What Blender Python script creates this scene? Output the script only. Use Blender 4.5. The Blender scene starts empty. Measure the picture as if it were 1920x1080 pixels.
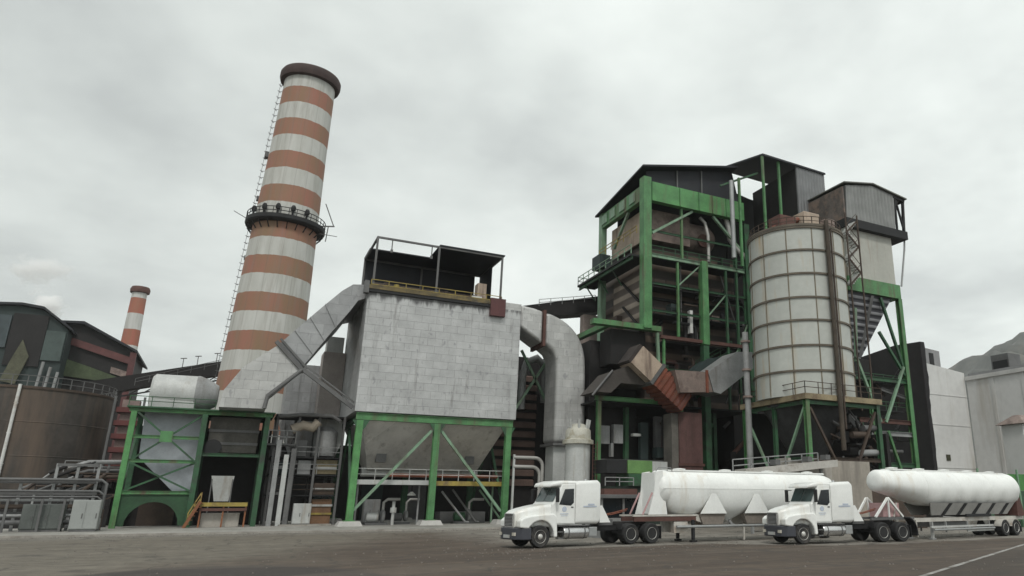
import bpy, bmesh, math, random
from mathutils import Vector, Matrix, Quaternion
random.seed(7)
R = math.radians
scene = bpy.context.scene
COL = scene.collection
ORG = {}

# ------------------------------------------------------------------ materials
def newmat(name):
    m = bpy.data.materials.new(name); m.use_nodes = True
    nt = m.node_tree
    for n in list(nt.nodes):
        if n.type != 'OUTPUT_MATERIAL' and n.type != 'BSDF_PRINCIPLED': nt.nodes.remove(n)
    return m, nt, nt.nodes['Principled BSDF']
def N(nt, t, **kw):
    n = nt.nodes.new(t)
    for k, v in kw.items():
        if k in n.inputs: n.inputs[k].default_value = v
        else: setattr(n, k, v)
    return n
def ramp(nt, stops, interp='LINEAR'):
    n = nt.nodes.new('ShaderNodeValToRGB'); cr = n.color_ramp; cr.interpolation = interp
    while len(cr.elements) < len(stops): cr.elements.new(0.5)
    for e, (p, c) in zip(cr.elements, stops):
        e.position = p; e.color = (c[0], c[1], c[2], 1) if not isinstance(c, (int, float)) else (c, c, c, 1)
    return n
def mixc(nt, fac, a, b, mode='MIX'):
    n = nt.nodes.new('ShaderNodeMix'); n.data_type = 'RGBA'; n.blend_type = mode
    for sock, v in ((n.inputs[0], fac), (n.inputs[6], a), (n.inputs[7], b)):
        if isinstance(v, (int, float)): sock.default_value = v
        elif isinstance(v, tuple): sock.default_value = (v[0], v[1], v[2], 1)
        else: nt.links.new(v, sock)
    return n.outputs[2]
def objvec(nt, sc=(1, 1, 1)):
    tc = nt.nodes.new('ShaderNodeTexCoord'); mp = nt.nodes.new('ShaderNodeMapping')
    nt.links.new(tc.outputs['Object'], mp.inputs['Vector']); mp.inputs['Scale'].default_value = sc
    return mp.outputs['Vector']
def noise(nt, vec, scale, detail=4, rough=.55):
    n = N(nt, 'ShaderNodeTexNoise', Scale=scale, Detail=detail, Roughness=rough)
    nt.links.new(vec, n.inputs['Vector']); return n.outputs['Fac']
def mat(name, col, rough=.6, metal=0.0, var=.22, scale=.7, stain=None, amt=.35, streak=0, bump=.0, sscale=.9):
    """worn painted or bare surface: mottled base colour, optional stains (vertical runs when streak > 0)"""
    m, nt, b = newmat(name)
    v = objvec(nt)
    n1 = noise(nt, v, scale, 5)
    r1 = ramp(nt, [(.3, 1 - var), (.7, 1 + var * .4)]); nt.links.new(n1, r1.inputs[0])
    c = mixc(nt, 1.0, col, r1.outputs[0], 'MULTIPLY')
    n2 = noise(nt, v, scale * 9, 3)
    r2 = ramp(nt, [(.35, 1 - var * .5), (.65, 1.0)]); nt.links.new(n2, r2.inputs[0])
    c = mixc(nt, 1.0, c, r2.outputs[0], 'MULTIPLY')
    if stain:
        sv = objvec(nt, (1, 1, .12)) if streak else objvec(nt)
        n3 = noise(nt, sv, sscale, 6, .65)
        r3 = ramp(nt, [(.62 - amt * .35, 0), (.78 - amt * .25, 1)]); nt.links.new(n3, r3.inputs[0])
        c = mixc(nt, r3.outputs[0], c, stain)
    nt.links.new(c, b.inputs['Base Color'])
    b.inputs['Roughness'].default_value = rough; b.inputs['Metallic'].default_value = metal
    if bump:
        bp = N(nt, 'ShaderNodeBump', Strength=bump, Distance=.05)
        nt.links.new(n2, bp.inputs['Height']); nt.links.new(bp.outputs[0], b.inputs['Normal'])
    return m
def cladding(name, col, bw, bh, seam=.6, stain=(.12, .11, .10), amt=.25, rough=.5, metal=.25, vary=.16, streak=.15, spots=.5):
    """sheet metal lagging in rows of panels"""
    m, nt, b = newmat(name)
    tc = nt.nodes.new('ShaderNodeTexCoord'); sp = nt.nodes.new('ShaderNodeSeparateXYZ'); nt.links.new(tc.outputs['Object'], sp.inputs[0])
    ad = N(nt, 'ShaderNodeMath', operation='ADD'); nt.links.new(sp.outputs[0], ad.inputs[0]); nt.links.new(sp.outputs[1], ad.inputs[1])
    cb = nt.nodes.new('ShaderNodeCombineXYZ'); nt.links.new(ad.outputs[0], cb.inputs[0]); nt.links.new(sp.outputs[2], cb.inputs[1])
    br = N(nt, 'ShaderNodeTexBrick', Scale=1.0)
    br.inputs['Brick Width'].default_value = bw; br.inputs['Row Height'].default_value = bh
    br.inputs['Mortar Size'].default_value = .022; br.inputs['Mortar Smooth'].default_value = .3
    br.inputs['Color1'].default_value = (1 - vary, 1 - vary, 1 - vary, 1); br.inputs['Color2'].default_value = (1.02, 1.02, 1.02, 1)
    br.inputs['Mortar'].default_value = (seam, seam, seam, 1); br.inputs['Bias'].default_value = .1
    nt.links.new(cb.outputs[0], br.inputs['Vector'])
    c = mixc(nt, 1.0, col, br.outputs['Color'], 'MULTIPLY')
    v = objvec(nt); n1 = noise(nt, v, .35, 6, .65)
    r1 = ramp(nt, [(.3, .72), (.7, 1.08)]); nt.links.new(n1, r1.inputs[0]); c = mixc(nt, 1.0, c, r1.outputs[0], 'MULTIPLY')
    sv = objvec(nt, (1, 1, streak)); n3 = noise(nt, sv, 1.1, 6, .7)
    r3 = ramp(nt, [(.66 - amt * .3, 0), (.86 - amt * .2, .8)]); nt.links.new(n3, r3.inputs[0])
    c = mixc(nt, r3.outputs[0], c, stain)
    n4 = noise(nt, objvec(nt, (1, 1, .6)), 1.9, 2); r4 = ramp(nt, [(.62, 0), (.70, spots)]); nt.links.new(n4, r4.inputs[0])
    c = mixc(nt, r4.outputs[0], c, (.2, .2, .21))
    nt.links.new(c, b.inputs['Base Color']); b.inputs['Roughness'].default_value = rough; b.inputs['Metallic'].default_value = metal
    dn = noise(nt, v, 1.1, 3); hm_ = N(nt, 'ShaderNodeMath', operation='MULTIPLY_ADD'); nt.links.new(dn, hm_.inputs[0]); hm_.inputs[1].default_value = 1.6; nt.links.new(br.outputs['Fac'], hm_.inputs[2])
    bp = N(nt, 'ShaderNodeBump', Strength=.45, Distance=.05); nt.links.new(hm_.outputs[0], bp.inputs['Height']); nt.links.new(bp.outputs[0], b.inputs['Normal'])
    return m
def ribbed(name, col, axis, pitch, col2, rough=.6):
    """profiled sheet: alternate light and dark ribs along an axis, with dirt"""
    m, nt, b = newmat(name)
    tc = nt.nodes.new('ShaderNodeTexCoord'); sp = nt.nodes.new('ShaderNodeSeparateXYZ'); nt.links.new(tc.outputs['Object'], sp.inputs[0])
    src = sp.outputs[axis]
    if axis == 0:
        ad = N(nt, 'ShaderNodeMath', operation='ADD'); nt.links.new(sp.outputs[0], ad.inputs[0]); nt.links.new(sp.outputs[1], ad.inputs[1]); src = ad.outputs[0]
    ml = N(nt, 'ShaderNodeMath', operation='MULTIPLY'); nt.links.new(src, ml.inputs[0]); ml.inputs[1].default_value = 2 * math.pi / pitch
    sn = N(nt, 'ShaderNodeMath', operation='SINE'); nt.links.new(ml.outputs[0], sn.inputs[0])
    rr = ramp(nt, [(.0, 0), (.55, 1)]); nt.links.new(sn.outputs[0], rr.inputs[0])
    n1 = noise(nt, objvec(nt), .5, 5); r1 = ramp(nt, [(.3, .7), (.7, 1.1)]); nt.links.new(n1, r1.inputs[0])
    c = mixc(nt, rr.outputs[0], col, col2); c = mixc(nt, 1.0, c, r1.outputs[0], 'MULTIPLY')
    nt.links.new(c, b.inputs['Base Color']); b.inputs['Roughness'].default_value = rough
    bp = N(nt, 'ShaderNodeBump', Strength=.6, Distance=.06); nt.links.new(sn.outputs[0], bp.inputs['Height']); nt.links.new(bp.outputs[0], b.inputs['Normal'])
    return m
def stripes(name, top, band, red, white):
    """warning bands round a chimney, weathered; seams down the shaft"""
    m, nt, b = newmat(name)
    tc = nt.nodes.new('ShaderNodeTexCoord'); sp = nt.nodes.new('ShaderNodeSeparateXYZ'); nt.links.new(tc.outputs['Object'], sp.inputs[0])
    wn = noise(nt, objvec(nt), .9, 4); wz = N(nt, 'ShaderNodeMath', operation='MULTIPLY_ADD'); nt.links.new(wn, wz.inputs[0]); wz.inputs[1].default_value = .34; nt.links.new(sp.outputs[2], wz.inputs[2])
    s1 = N(nt, 'ShaderNodeMath', operation='SUBTRACT'); s1.inputs[0].default_value = top + .17; nt.links.new(wz.outputs[0], s1.inputs[1])
    d1 = N(nt, 'ShaderNodeMath', operation='DIVIDE'); nt.links.new(s1.outputs[0], d1.inputs[0]); d1.inputs[1].default_value = band * 2
    fr = N(nt, 'ShaderNodeMath', operation='FRACT'); nt.links.new(d1.outputs[0], fr.inputs[0])
    gt = N(nt, 'ShaderNodeMath', operation='GREATER_THAN'); nt.links.new(fr.outputs[0], gt.inputs[0]); gt.inputs[1].default_value = .5
    n1 = noise(nt, objvec(nt, (1, 1, .25)), .45, 5); rd = ramp(nt, [(.32, (red[0] * .75, red[1] * 1.1, red[2] * .9)), (.68, red)]); nt.links.new(n1, rd.inputs[0])
    n2 = noise(nt, objvec(nt, (1, 1, .15)), .8, 5); wd = ramp(nt, [(.3, (white[0] * .8, white[1] * .8, white[2] * .78)), (.65, white)]); nt.links.new(n2, wd.inputs[0])
    c = mixc(nt, gt.outputs[0], wd.outputs[0], rd.outputs[0])
    at = N(nt, 'ShaderNodeMath', operation='ARCTAN2'); nt.links.new(sp.outputs[1], at.inputs[0]); nt.links.new(sp.outputs[0], at.inputs[1])
    am = N(nt, 'ShaderNodeMath', operation='MULTIPLY'); nt.links.new(at.outputs[0], am.inputs[0]); am.inputs[1].default_value = 16 / (2 * math.pi)
    fr2 = N(nt, 'ShaderNodeMath', operation='FRACT'); nt.links.new(am.outputs[0], fr2.inputs[0])
    lt = N(nt, 'ShaderNodeMath', operation='LESS_THAN'); nt.links.new(fr2.outputs[0], lt.inputs[0]); lt.inputs[1].default_value = .06
    sm = N(nt, 'ShaderNodeMath', operation='MULTIPLY'); nt.links.new(lt.outputs[0], sm.inputs[0]); sm.inputs[1].default_value = .22
    c = mixc(nt, sm.outputs[0], c, (.12, .10, .09))
    n3 = noise(nt, objvec(nt, (1, 1, .08)), 1.4, 6, .7); r3 = ramp(nt, [(.5, 0), (.74, .55)]); nt.links.new(n3, r3.inputs[0])
    c = mixc(nt, r3.outputs[0], c, (.2, .17, .14))
    nt.links.new(c, b.inputs['Base Color']); b.inputs['Roughness'].default_value = .75
    return m

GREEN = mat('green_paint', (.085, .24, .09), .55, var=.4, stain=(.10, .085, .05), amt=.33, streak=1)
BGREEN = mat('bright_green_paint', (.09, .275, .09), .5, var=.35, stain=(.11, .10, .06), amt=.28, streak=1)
DGREEN = mat('dark_and_shaded_green', (.03, .105, .045), .6, var=.3, stain=(.03, .04, .03), amt=.4)  # darker copy of the green, puts shade into rear and inner steel
PGREEN = mat('pale_green_paint', (.20, .33, .22), .55, var=.25, stain=(.12, .14, .10), amt=.4, streak=1)
LIME = mat('lime_panel_paint', (.14, .28, .09), .6, var=.25)
DARK = mat('dark_steel', (.013, .0135, .015), .75, var=.4)  # tone lowered to put deeper shade into floors and recesses
NBLACK = mat('near_black_cladding', (.015, .013, .0135), .8, var=.5, scale=.3)  # near-black, puts interior shade into the colour of backing walls
NAVY = mat('dark_roof_sheet', (.014, .0155, .022), .7, var=.35)
BROWN = mat('rusty_casing', (.075, .052, .038), .8, var=.4, stain=(.05, .035, .03), amt=.4)
BEIGE = mat('beige_casing', (.44, .35, .275), .7, var=.25, stain=(.13, .09, .07), amt=.3, streak=1)
PINK = mat('dusty_pink_casing', (.26, .20, .175), .75, var=.3, stain=(.10, .07, .06), amt=.35)
RUST = mat('rust_red_metal', (.24, .075, .042), .75, var=.35, stain=(.10, .04, .03), amt=.3)
DRUST = mat('dark_rust', (.11, .05, .04), .8, var=.35)
ORANGE = mat('orange_paint', (.24, .09, .035), .6, var=.3)
YELLOW = mat('yellow_rail_paint', (.34, .26, .055), .55, var=.3, stain=(.16, .11, .05), amt=.4)
GREY = mat('grey_paint', (.27, .275, .275), .55, var=.25, stain=(.14, .13, .12), amt=.25, streak=1)
LGREY = mat('light_grey_paint', (.46, .47, .46), .5, var=.2, stain=(.25, .22, .18), amt=.2, streak=1)
MGREY = mat('mid_grey_steel', (.12, .12, .12), .6, var=.3)
GALV = mat('galvanised_steel', (.34, .35, .35), .45, .4, var=.2)
CONC = mat('concrete', (.33, .31, .28), .9, var=.25, stain=(.18, .16, .14), amt=.3, bump=.2)
BCONC = mat('beige_concrete_wall', (.37, .345, .31), .9, var=.2, scale=.4, stain=(.2, .18, .155), amt=.3, streak=1)
WALL = mat('white_plaster', (.61, .61, .60), .85, var=.14, scale=.12, stain=(.42, .40, .37), amt=.28, streak=1, sscale=.35)
WGREY = mat('grey_plaster', (.26, .26, .265), .85, var=.2, scale=.2)
TANKRUST = mat('rusty_tank_plate', (.068, .059, .052), .8, var=.4, scale=.25, stain=(.115, .085, .065), amt=.35, streak=1, sscale=.35)
ALU = cladding('aluminium_lagging', (.47, .475, .475), 1.55, .8, seam=.7, vary=.11, amt=.32)
ALU2 = cladding('dull_aluminium_lagging', (.34, .345, .35), 2.2, 1.1, seam=.75, metal=.3)
ALU3 = cladding('light_duct_lagging', (.50, .50, .49), 1.3, .9, seam=.72)
HOPPER = cladding('hopper_plate', (.66, .64, .61), 3.2, 6.0, seam=.7, spots=.12, stain=(.14, .12, .10), amt=.4)
SHELL = mat('cream_silo_shell', (.44, .455, .425), .6, var=.14, scale=.2, stain=(.40, .31, .20), amt=.28, streak=1, sscale=.7)
SILORIB = mat('brown_silo_band', (.13, .11, .085), .8, var=.3)
HEADHOUSE = ribbed('grey_headhouse_sheet', (.20, .205, .20), 0, .6, (.225, .23, .225))
PENT = ribbed('grey_profiled_sheet', (.165, .17, .175), 0, .5, (.185, .19, .195))
BIN = mat('pale_bin_shell', (.42, .42, .38), .65, var=.15, scale=.2, stain=(.3, .25, .2), amt=.25, streak=1)
RIBHOP = ribbed('ribbed_hopper_plate', (.045, .045, .055), 2, .78, (.30, .30, .32))
BUCK = ribbed('stiffened_casing', (.035, .025, .02), 2, 1.9, (.115, .082, .06))
BUCKP = ribbed('stiffened_pale_casing', (.10, .075, .06), 2, 1.6, (.33, .27, .22))
SHEETG = mat('dark_green_sheet', (.022, .038, .037), .7, var=.3, scale=.15)
SHEETB = mat('blue_grey_sheet', (.05, .068, .075), .7, var=.25)
SHAFT = stripes('chimney_bands', 66.0, 2.75, (.30, .132, .094), (.50, .50, .475))
SHAFT2 = stripes('far_chimney_bands', 60.1, 4.4, (.36, .12, .085), (.55, .55, .53))
WHITE = mat('white_truck_paint', (.78, .79, .77), .3, var=.08, stain=(.56, .52, .45), amt=.16, streak=1)
TANKW = mat('white_tank_paint', (.80, .81, .79), .4, var=.1, stain=(.60, .56, .49), amt=.14, streak=1)
DIRTYW = mat('dusty_white_paint', (.52, .50, .46), .6, var=.25, stain=(.3, .24, .19), amt=.35)
RUBBER = mat('tyre_rubber', (.018, .018, .019), .8, var=.3, stain=(.09, .08, .07), amt=.15)
RIM = mat('steel_rim', (.62, .61, .58), .4, .3, var=.2, scale=4)
BUMPER = mat('grey_bumper_plastic', (.045, .048, .06), .5, var=.2)
CHROME = mat('dull_chrome', (.5, .5, .5), .25, .8, var=.1)
GRILLE = ribbed('grille_slats', (.05, .05, .05), 2, .07, (.25, .25, .25), .4)
LAMP = mat('lamp_lens', (.55, .52, .45), .15, var=.05)
BLUE = mat('faded_blue_lettering', (.46, .51, .60), .6, var=.1)
PINKP = mat('faded_pink_paint', (.50, .31, .31), .6, var=.3)
STEELP = mat('white_pipe_paint', (.62, .62, .60), .4, var=.15, stain=(.35, .3, .25), amt=.2)
WEATHER = mat('pale_pipe_lagging', (.42, .41, .39), .5, .3, var=.2)
def glassmat(name, col, rough=.06):
    m, nt, b = newmat(name)
    n1 = noise(nt, objvec(nt), 1.5, 3); r1 = ramp(nt, [(.3, (col[0] * .6, col[1] * .6, col[2] * .6)), (.7, col)]); nt.links.new(n1, r1.inputs[0])
    nt.links.new(r1.outputs[0], b.inputs['Base Color']); b.inputs['Roughness'].default_value = rough; b.inputs['IOR'].default_value = 1.45
    return m
GLASS = glassmat('dark_window_glass', (.012, .016, .02))
WSCREEN = glassmat('windscreen_glass', (.05, .075, .075), .12)

# ------------------------------------------------------------------ mesh builder
class MB:
    def __init__(s): s.v = []; s.f = []
    def add(s, vs, fs):
        b = len(s.v); s.v += [tuple(p) for p in vs]; s.f += [tuple(i + b for i in f) for f in fs]; return s
    def box(s, x0, x1, y0, y1, z0, z1):
        return s.add([(x0, y0, z0), (x1, y0, z0), (x1, y1, z0), (x0, y1, z0), (x0, y0, z1), (x1, y0, z1), (x1, y1, z1), (x0, y1, z1)],
                     [(0, 3, 2, 1), (4, 5, 6, 7), (0, 1, 5, 4), (1, 2, 6, 5), (2, 3, 7, 6), (3, 0, 4, 7)])
    def hexa(s, lo, hi):   # two quads, counter-clockwise from above
        return s.add(list(lo) + list(hi), [(0, 3, 2, 1), (4, 5, 6, 7), (0, 1, 5, 4), (1, 2, 6, 5), (2, 3, 7, 6), (3, 0, 4, 7)])
    def prism(s, poly, y0, y1, axis='y'):
        n = len(poly)
        area = sum(poly[i][0] * poly[(i + 1) % n][1] - poly[(i + 1) % n][0] * poly[i][1] for i in range(n))
        if area < 0: poly = poly[::-1]
        if axis == 'y': P = lambda a, b, t: (a, t, b)
        elif axis == 'x': P = lambda a, b, t: (t, a, b); 
        else: P = lambda a, b, t: (a, b, t)
        vs = [P(a, b, y0) for a, b in poly] + [P(a, b, y1) for a, b in poly]
        f0, f1 = tuple(range(n)), tuple(range(2 * n - 1, n - 1, -1))
        side = [(i + n, (i + 1) % n + n, (i + 1) % n, i) for i in range(n)]
        if axis != 'y': f0, f1 = f0[::-1], f1[::-1]; side = [q[::-1] for q in side]
        return s.add(vs, [f0, f1] + side)
    def beam(s, p, q, w=.3, h=None, up=(0, 0, 1)):
        p, q = Vector(p), Vector(q); d = (q - p)
        if d.length < 1e-6: return s
        d.normalize(); h = h or w; u = Vector(up)
        if abs(d.dot(u)) > .97: u = Vector((0, 1, 0))
        a = d.cross(u).normalized(); b = a.cross(d).normalized()
        lo = [p + a * w / 2 * i + b * h / 2 * j for i, j in ((-1, -1), (1, -1), (1, 1), (-1, 1))]
        hi = [x + (q - p) for x in lo]
        return s.add(lo + hi, [(0, 1, 2, 3), (7, 6, 5, 4), (0, 4, 5, 1), (1, 5, 6, 2), (2, 6, 7, 3), (3, 7, 4, 0)])
    def ibeam(s, p, q, w=.3, h=None, up=(0, 0, 1)):   # flanged section
        p, q = Vector(p), Vector(q); d = (q - p).normalized(); h = h or w; u = Vector(up)
        if abs(d.dot(u)) > .97: u = Vector((0, 1, 0))
        a = d.cross(u).normalized(); b = a.cross(d).normalized(); t = min(w, h) * .14
        s.beam(p + b * (h / 2 - t / 2), q + b * (h / 2 - t / 2), w, t, up); s.beam(p - b * (h / 2 - t / 2), q - b * (h / 2 - t / 2), w, t, up)
        return s.beam(p, q, t * 1.4, h - 2 * t, up)
    def tube(s, pts, r, n=10, cap=True):
        pts = [Vector(p) for p in pts]; rs = r if isinstance(r, (list, tuple)) else [r] * len(pts)
        base = len(s.v); ref = None
        for i, p in enumerate(pts):
            t = (pts[min(i + 1, len(pts) - 1)] - pts[max(i - 1, 0)]).normalized()
            if ref is None:
                ref = Vector((0, 0, 1)) if abs(t.z) < .9 else Vector((0, 1, 0))
            a = t.cross(ref).normalized(); b = a.cross(t).normalized(); ref = b
            for k in range(n):
                an = 2 * math.pi * k / n; s.v.append(tuple(p + (a * math.cos(an) + b * math.sin(an)) * rs[i]))
        for i in range(len(pts) - 1):
            for k in range(n):
                k2 = (k + 1) % n; s.f.append((base + i * n + k, base + (i + 1) * n + k, base + (i + 1) * n + k2, base + i * n + k2))
        if cap:
            s.f.append(tuple(base + k for k in range(n))); e = base + (len(pts) - 1) * n; s.f.append(tuple(e + k for k in range(n - 1, -1, -1)))
        return s
    def lathe(s, prof, c=(0, 0, 0), axis='z', n=32, cap=True):
        base = len(s.v); m = len(prof)
        for (r, h) in prof:
            for k in range(n):
                a = 2 * math.pi * k / n; x, y = r * math.cos(a), r * math.sin(a)
                p = {'z': (x, y, h), 'x': (h, x, y), 'y': (y, h, x)}[axis]
                s.v.append((p[0] + c[0], p[1] + c[1], p[2] + c[2]))
        for i in range(m - 1):
            for k in range(n):
                k2 = (k + 1) % n; s.f.append((base + i * n + k, base + i * n + k2, base + (i + 1) * n + k2, base + (i + 1) * n + k))
        if cap:
            if prof[0][0] > 1e-4: s.f.append(tuple(base + k for k in range(n - 1, -1, -1)))
            if prof[-1][0] > 1e-4: s.f.append(tuple(base + (m - 1) * n + k for k in range(n)))
        return s
    def loft(s, secs, cap=True):     # sections of equal length
        n = len(secs[0]); base = len(s.v)
        for sec in secs: s.v += [tuple(p) for p in sec]
        for i in range(len(secs) - 1):
            for k in range(n):
                k2 = (k + 1) % n; s.f.append((base + i * n + k, base + i * n + k2, base + (i + 1) * n + k2, base + (i + 1) * n + k))
        if cap:
            s.f.append(tuple(base + k for k in range(n - 1, -1, -1))); e = base + (len(secs) - 1) * n; s.f.append(tuple(e + k for k in range(n)))
        return s
    def rail(s, p, q, h=1.1, r=.035, n=None, rails=2):
        p, q = Vector(p), Vector(q); L = (q - p).length; n = n or max(1, int(L / 1.6)); up = Vector((0, 0, h))
        for i in range(n + 1):
            a = p.lerp(q, i / n); s.beam(a, a + up, r * 2)
        for k in range(rails):
            o = up * (1 - k * .48); s.beam(p + o, q + o, r * 2)
        return s
    def build(s, name, material, parent=None, org=None, smooth=0, bevel=0, seg=2):
        me = bpy.data.meshes.new(name)
        if org is None: org = ORG[parent.name] if parent is not None else (0, 0, 0)
        me.from_pydata([(x - org[0], y - org[1], z - org[2]) for x, y, z in s.v], [], s.f)
        bm = bmesh.new(); bm.from_mesh(me); bmesh.ops.recalc_face_normals(bm, faces=bm.faces); bm.to_mesh(me); bm.free()
        me.materials.append(material)
        if smooth:
            me.shade_smooth(); me.set_sharp_from_angle(angle=R(smooth))
        o = bpy.data.objects.new(name, me); COL.objects.link(o)
        if parent is None: o.location = org
        else:
            o.parent = parent; o.location = Vector(org) - Vector(ORG[parent.name])
        ORG[o.name] = org
        if bevel:
            md = o.modifiers.new('bevel', 'BEVEL'); md.width = bevel; md.segments = seg; md.limit_method = 'ANGLE'; md.angle_limit = R(35)
        return o
def each(b, name, material, parent):     # every box of the builder becomes a part of its own
    for k in range(len(b.v) // 8):
        c = MB(); c.v = b.v[8 * k:8 * k + 8]; c.f = [tuple(i - 8 * k for i in f) for f in b.f[6 * k:6 * k + 6]]; c.build(name, material, parent)
def tag(o, label, cat, group=None):
    o['label'] = label; o['category'] = cat
    if group: o['group'] = group
    return o
def struct(o, kind='structure'):
    o['kind'] = kind; return o
def thing(name, label, cat, loc=(0, 0, 0), group=None):
    o = bpy.data.objects.new(name, None); COL.objects.link(o); o.location = loc; o.empty_display_size = .5
    ORG[o.name] = tuple(loc); return tag(o, label, cat, group)
def copy_tree(o, parent=None):
    c = o.copy(); COL.objects.link(c); c.parent = parent
    for ch in list(o.children): copy_tree(ch, c)
    return c
def arc(cx, cz, r, a0, a1, n=10):
    return [(cx + r * math.cos(R(a0 + (a1 - a0) * i / n)), cz + r * math.sin(R(a0 + (a1 - a0) * i / n))) for i in range(n + 1)]
SKY_OFF = (3.1, 1.7, 0.4); HAZE = .00012
# ------------------------------------------------------------------ camera, sky, sun
cam = bpy.data.cameras.new('camera'); camo = bpy.data.objects.new('camera', cam); COL.objects.link(camo)
camo.location = (0, 0, 2.4); camo.rotation_euler = (R(90 + 16.54), 0, R(-29))
cam.sensor_width = 36; cam.lens = 25.256; cam.shift_x = -.125; cam.clip_end = 12000
scene.cycles.volume_bounces = 10
scene.camera = camo
scene.render.resolution_x, scene.render.resolution_y = 1024, 576
vs = scene.view_settings; vs.view_transform = 'Standard'; vs.look = 'None'; vs.exposure = 0; vs.gamma = 1
SUN_EL, SUN_AZ = R(52), R(200)     # azimuth measured clockwise from +Y
w = bpy.data.worlds.new('World'); scene.world = w; w.use_nodes = True
nt = w.node_tree; bg = nt.nodes['Background']; bg.inputs['Strength'].default_value = .1
sky = nt.nodes.new('ShaderNodeTexSky'); sky.sky_type = 'NISHITA'; sky.sun_disc = False
sky.sun_elevation = SUN_EL; sky.sun_rotation = SUN_AZ; sky.dust_density = 2
tc = nt.nodes.new('ShaderNodeTexCoord'); sp = nt.nodes.new('ShaderNodeSeparateXYZ'); nt.links.new(tc.outputs['Generated'], sp.inputs[0])
za = N(nt, 'ShaderNodeMath', operation='ADD'); nt.links.new(sp.outputs[2], za.inputs[0]); za.inputs[1].default_value = .22
zm = N(nt, 'ShaderNodeMath', operation='MAXIMUM'); nt.links.new(za.outputs[0], zm.inputs[0]); zm.inputs[1].default_value = .05
dx = N(nt, 'ShaderNodeMath', operation='DIVIDE'); nt.links.new(sp.outputs[0], dx.inputs[0]); nt.links.new(zm.outputs[0], dx.inputs[1])
dy = N(nt, 'ShaderNodeMath', operation='DIVIDE'); nt.links.new(sp.outputs[1], dy.inputs[0]); nt.links.new(zm.outputs[0], dy.inputs[1])
cb = nt.nodes.new('ShaderNodeCombineXYZ'); nt.links.new(dx.outputs[0], cb.inputs[0]); nt.links.new(dy.outputs[0], cb.inputs[1])
mp = N(nt, 'ShaderNodeMapping'); nt.links.new(cb.outputs[0], mp.inputs[0]); mp.inputs['Location'].default_value = SKY_OFF
n1 = noise(nt, mp.outputs[0], .9, 5, .5); n2 = noise(nt, mp.outputs[0], 2.6, 6, .55)
mx = N(nt, 'ShaderNodeMix'); mx.inputs[0].default_value = .32; nt.links.new(n1, mx.inputs[2]); nt.links.new(n2, mx.inputs[3])
cr = ramp(nt, [(.37, (6.0, 6.35, 6.2)), (.46, (7.7, 8.15, 7.85)), (.55, (9.2, 9.7, 9.3)), (.65, (10.8, 11.2, 10.7))]); nt.links.new(mx.outputs[0], cr.inputs[0])
dt = N(nt, 'ShaderNodeVectorMath', operation='DOT_PRODUCT'); nt.links.new(tc.outputs['Generated'], dt.inputs[0]); dt.inputs[1].default_value = (.82, -.42, .38)
gl = N(nt, 'ShaderNodeMath', operation='MULTIPLY_ADD'); nt.links.new(dt.outputs['Value'], gl.inputs[0]); gl.inputs[1].default_value = .24; gl.inputs[2].default_value = 1.04   # thicker cloud to the left and low down
cl = mixc(nt, 1.0, cr.outputs[0], gl.outputs[0], 'MULTIPLY')
out = mixc(nt, .94, sky.outputs[0], cl); nt.links.new(out, bg.inputs['Color'])
sd = bpy.data.lights.new('sun', 'SUN'); so = bpy.data.objects.new('sun', sd); COL.objects.link(so)
sd.energy = 1.55; sd.angle = R(10); sd.color = (1, .97, .92)
sdir = Vector((math.sin(SUN_AZ) * math.cos(SUN_EL), math.cos(SUN_AZ) * math.cos(SUN_EL), math.sin(SUN_EL)))
so.rotation_euler = sdir.to_track_quat('Z', 'Y').to_euler(); so.location = (0, -20, 60)

# ------------------------------------------------------------------ ground
def groundmat(name, c1, c2, c3, sc=.06, rough=.9, stretch=(1, 1, 1)):
    m, nt, b = newmat(name); v = objvec(nt, stretch)
    a = noise(nt, v, sc, 6, .6); r1 = ramp(nt, [(.32, c1), (.5, c2), (.68, c3)]); nt.links.new(a, r1.inputs[0])
    b2 = noise(nt, v, sc * 14, 4); r2 = ramp(nt, [(.3, .72), (.7, 1.12)]); nt.links.new(b2, r2.inputs[0])
    f = noise(nt, objvec(nt), 22, 2); r3 = ramp(nt, [(.3, .75), (.7, 1.15)]); nt.links.new(f, r3.inputs[0])
    c = mixc(nt, 1, r1.outputs[0], r2.outputs[0], 'MULTIPLY'); c = mixc(nt, 1, c, r3.outputs[0], 'MULTIPLY')
    nt.links.new(c, b.inputs['Base Color']); b.inputs['Roughness'].default_value = rough
    bp = N(nt, 'ShaderNodeBump', Strength=.3, Distance=.02); nt.links.new(f, bp.inputs['Height']); nt.links.new(bp.outputs[0], b.inputs['Normal'])
    return m
PAVE = groundmat('concrete_apron', (.22, .21, .19), (.30, .29, .265), (.36, .345, .32), .1)
def sheet(name, pts, z, m):
    b = MB(); b.add([(x, y, z) for x, y in pts], [tuple(range(len(pts)))])
    return struct(b.build(name, m))

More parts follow.
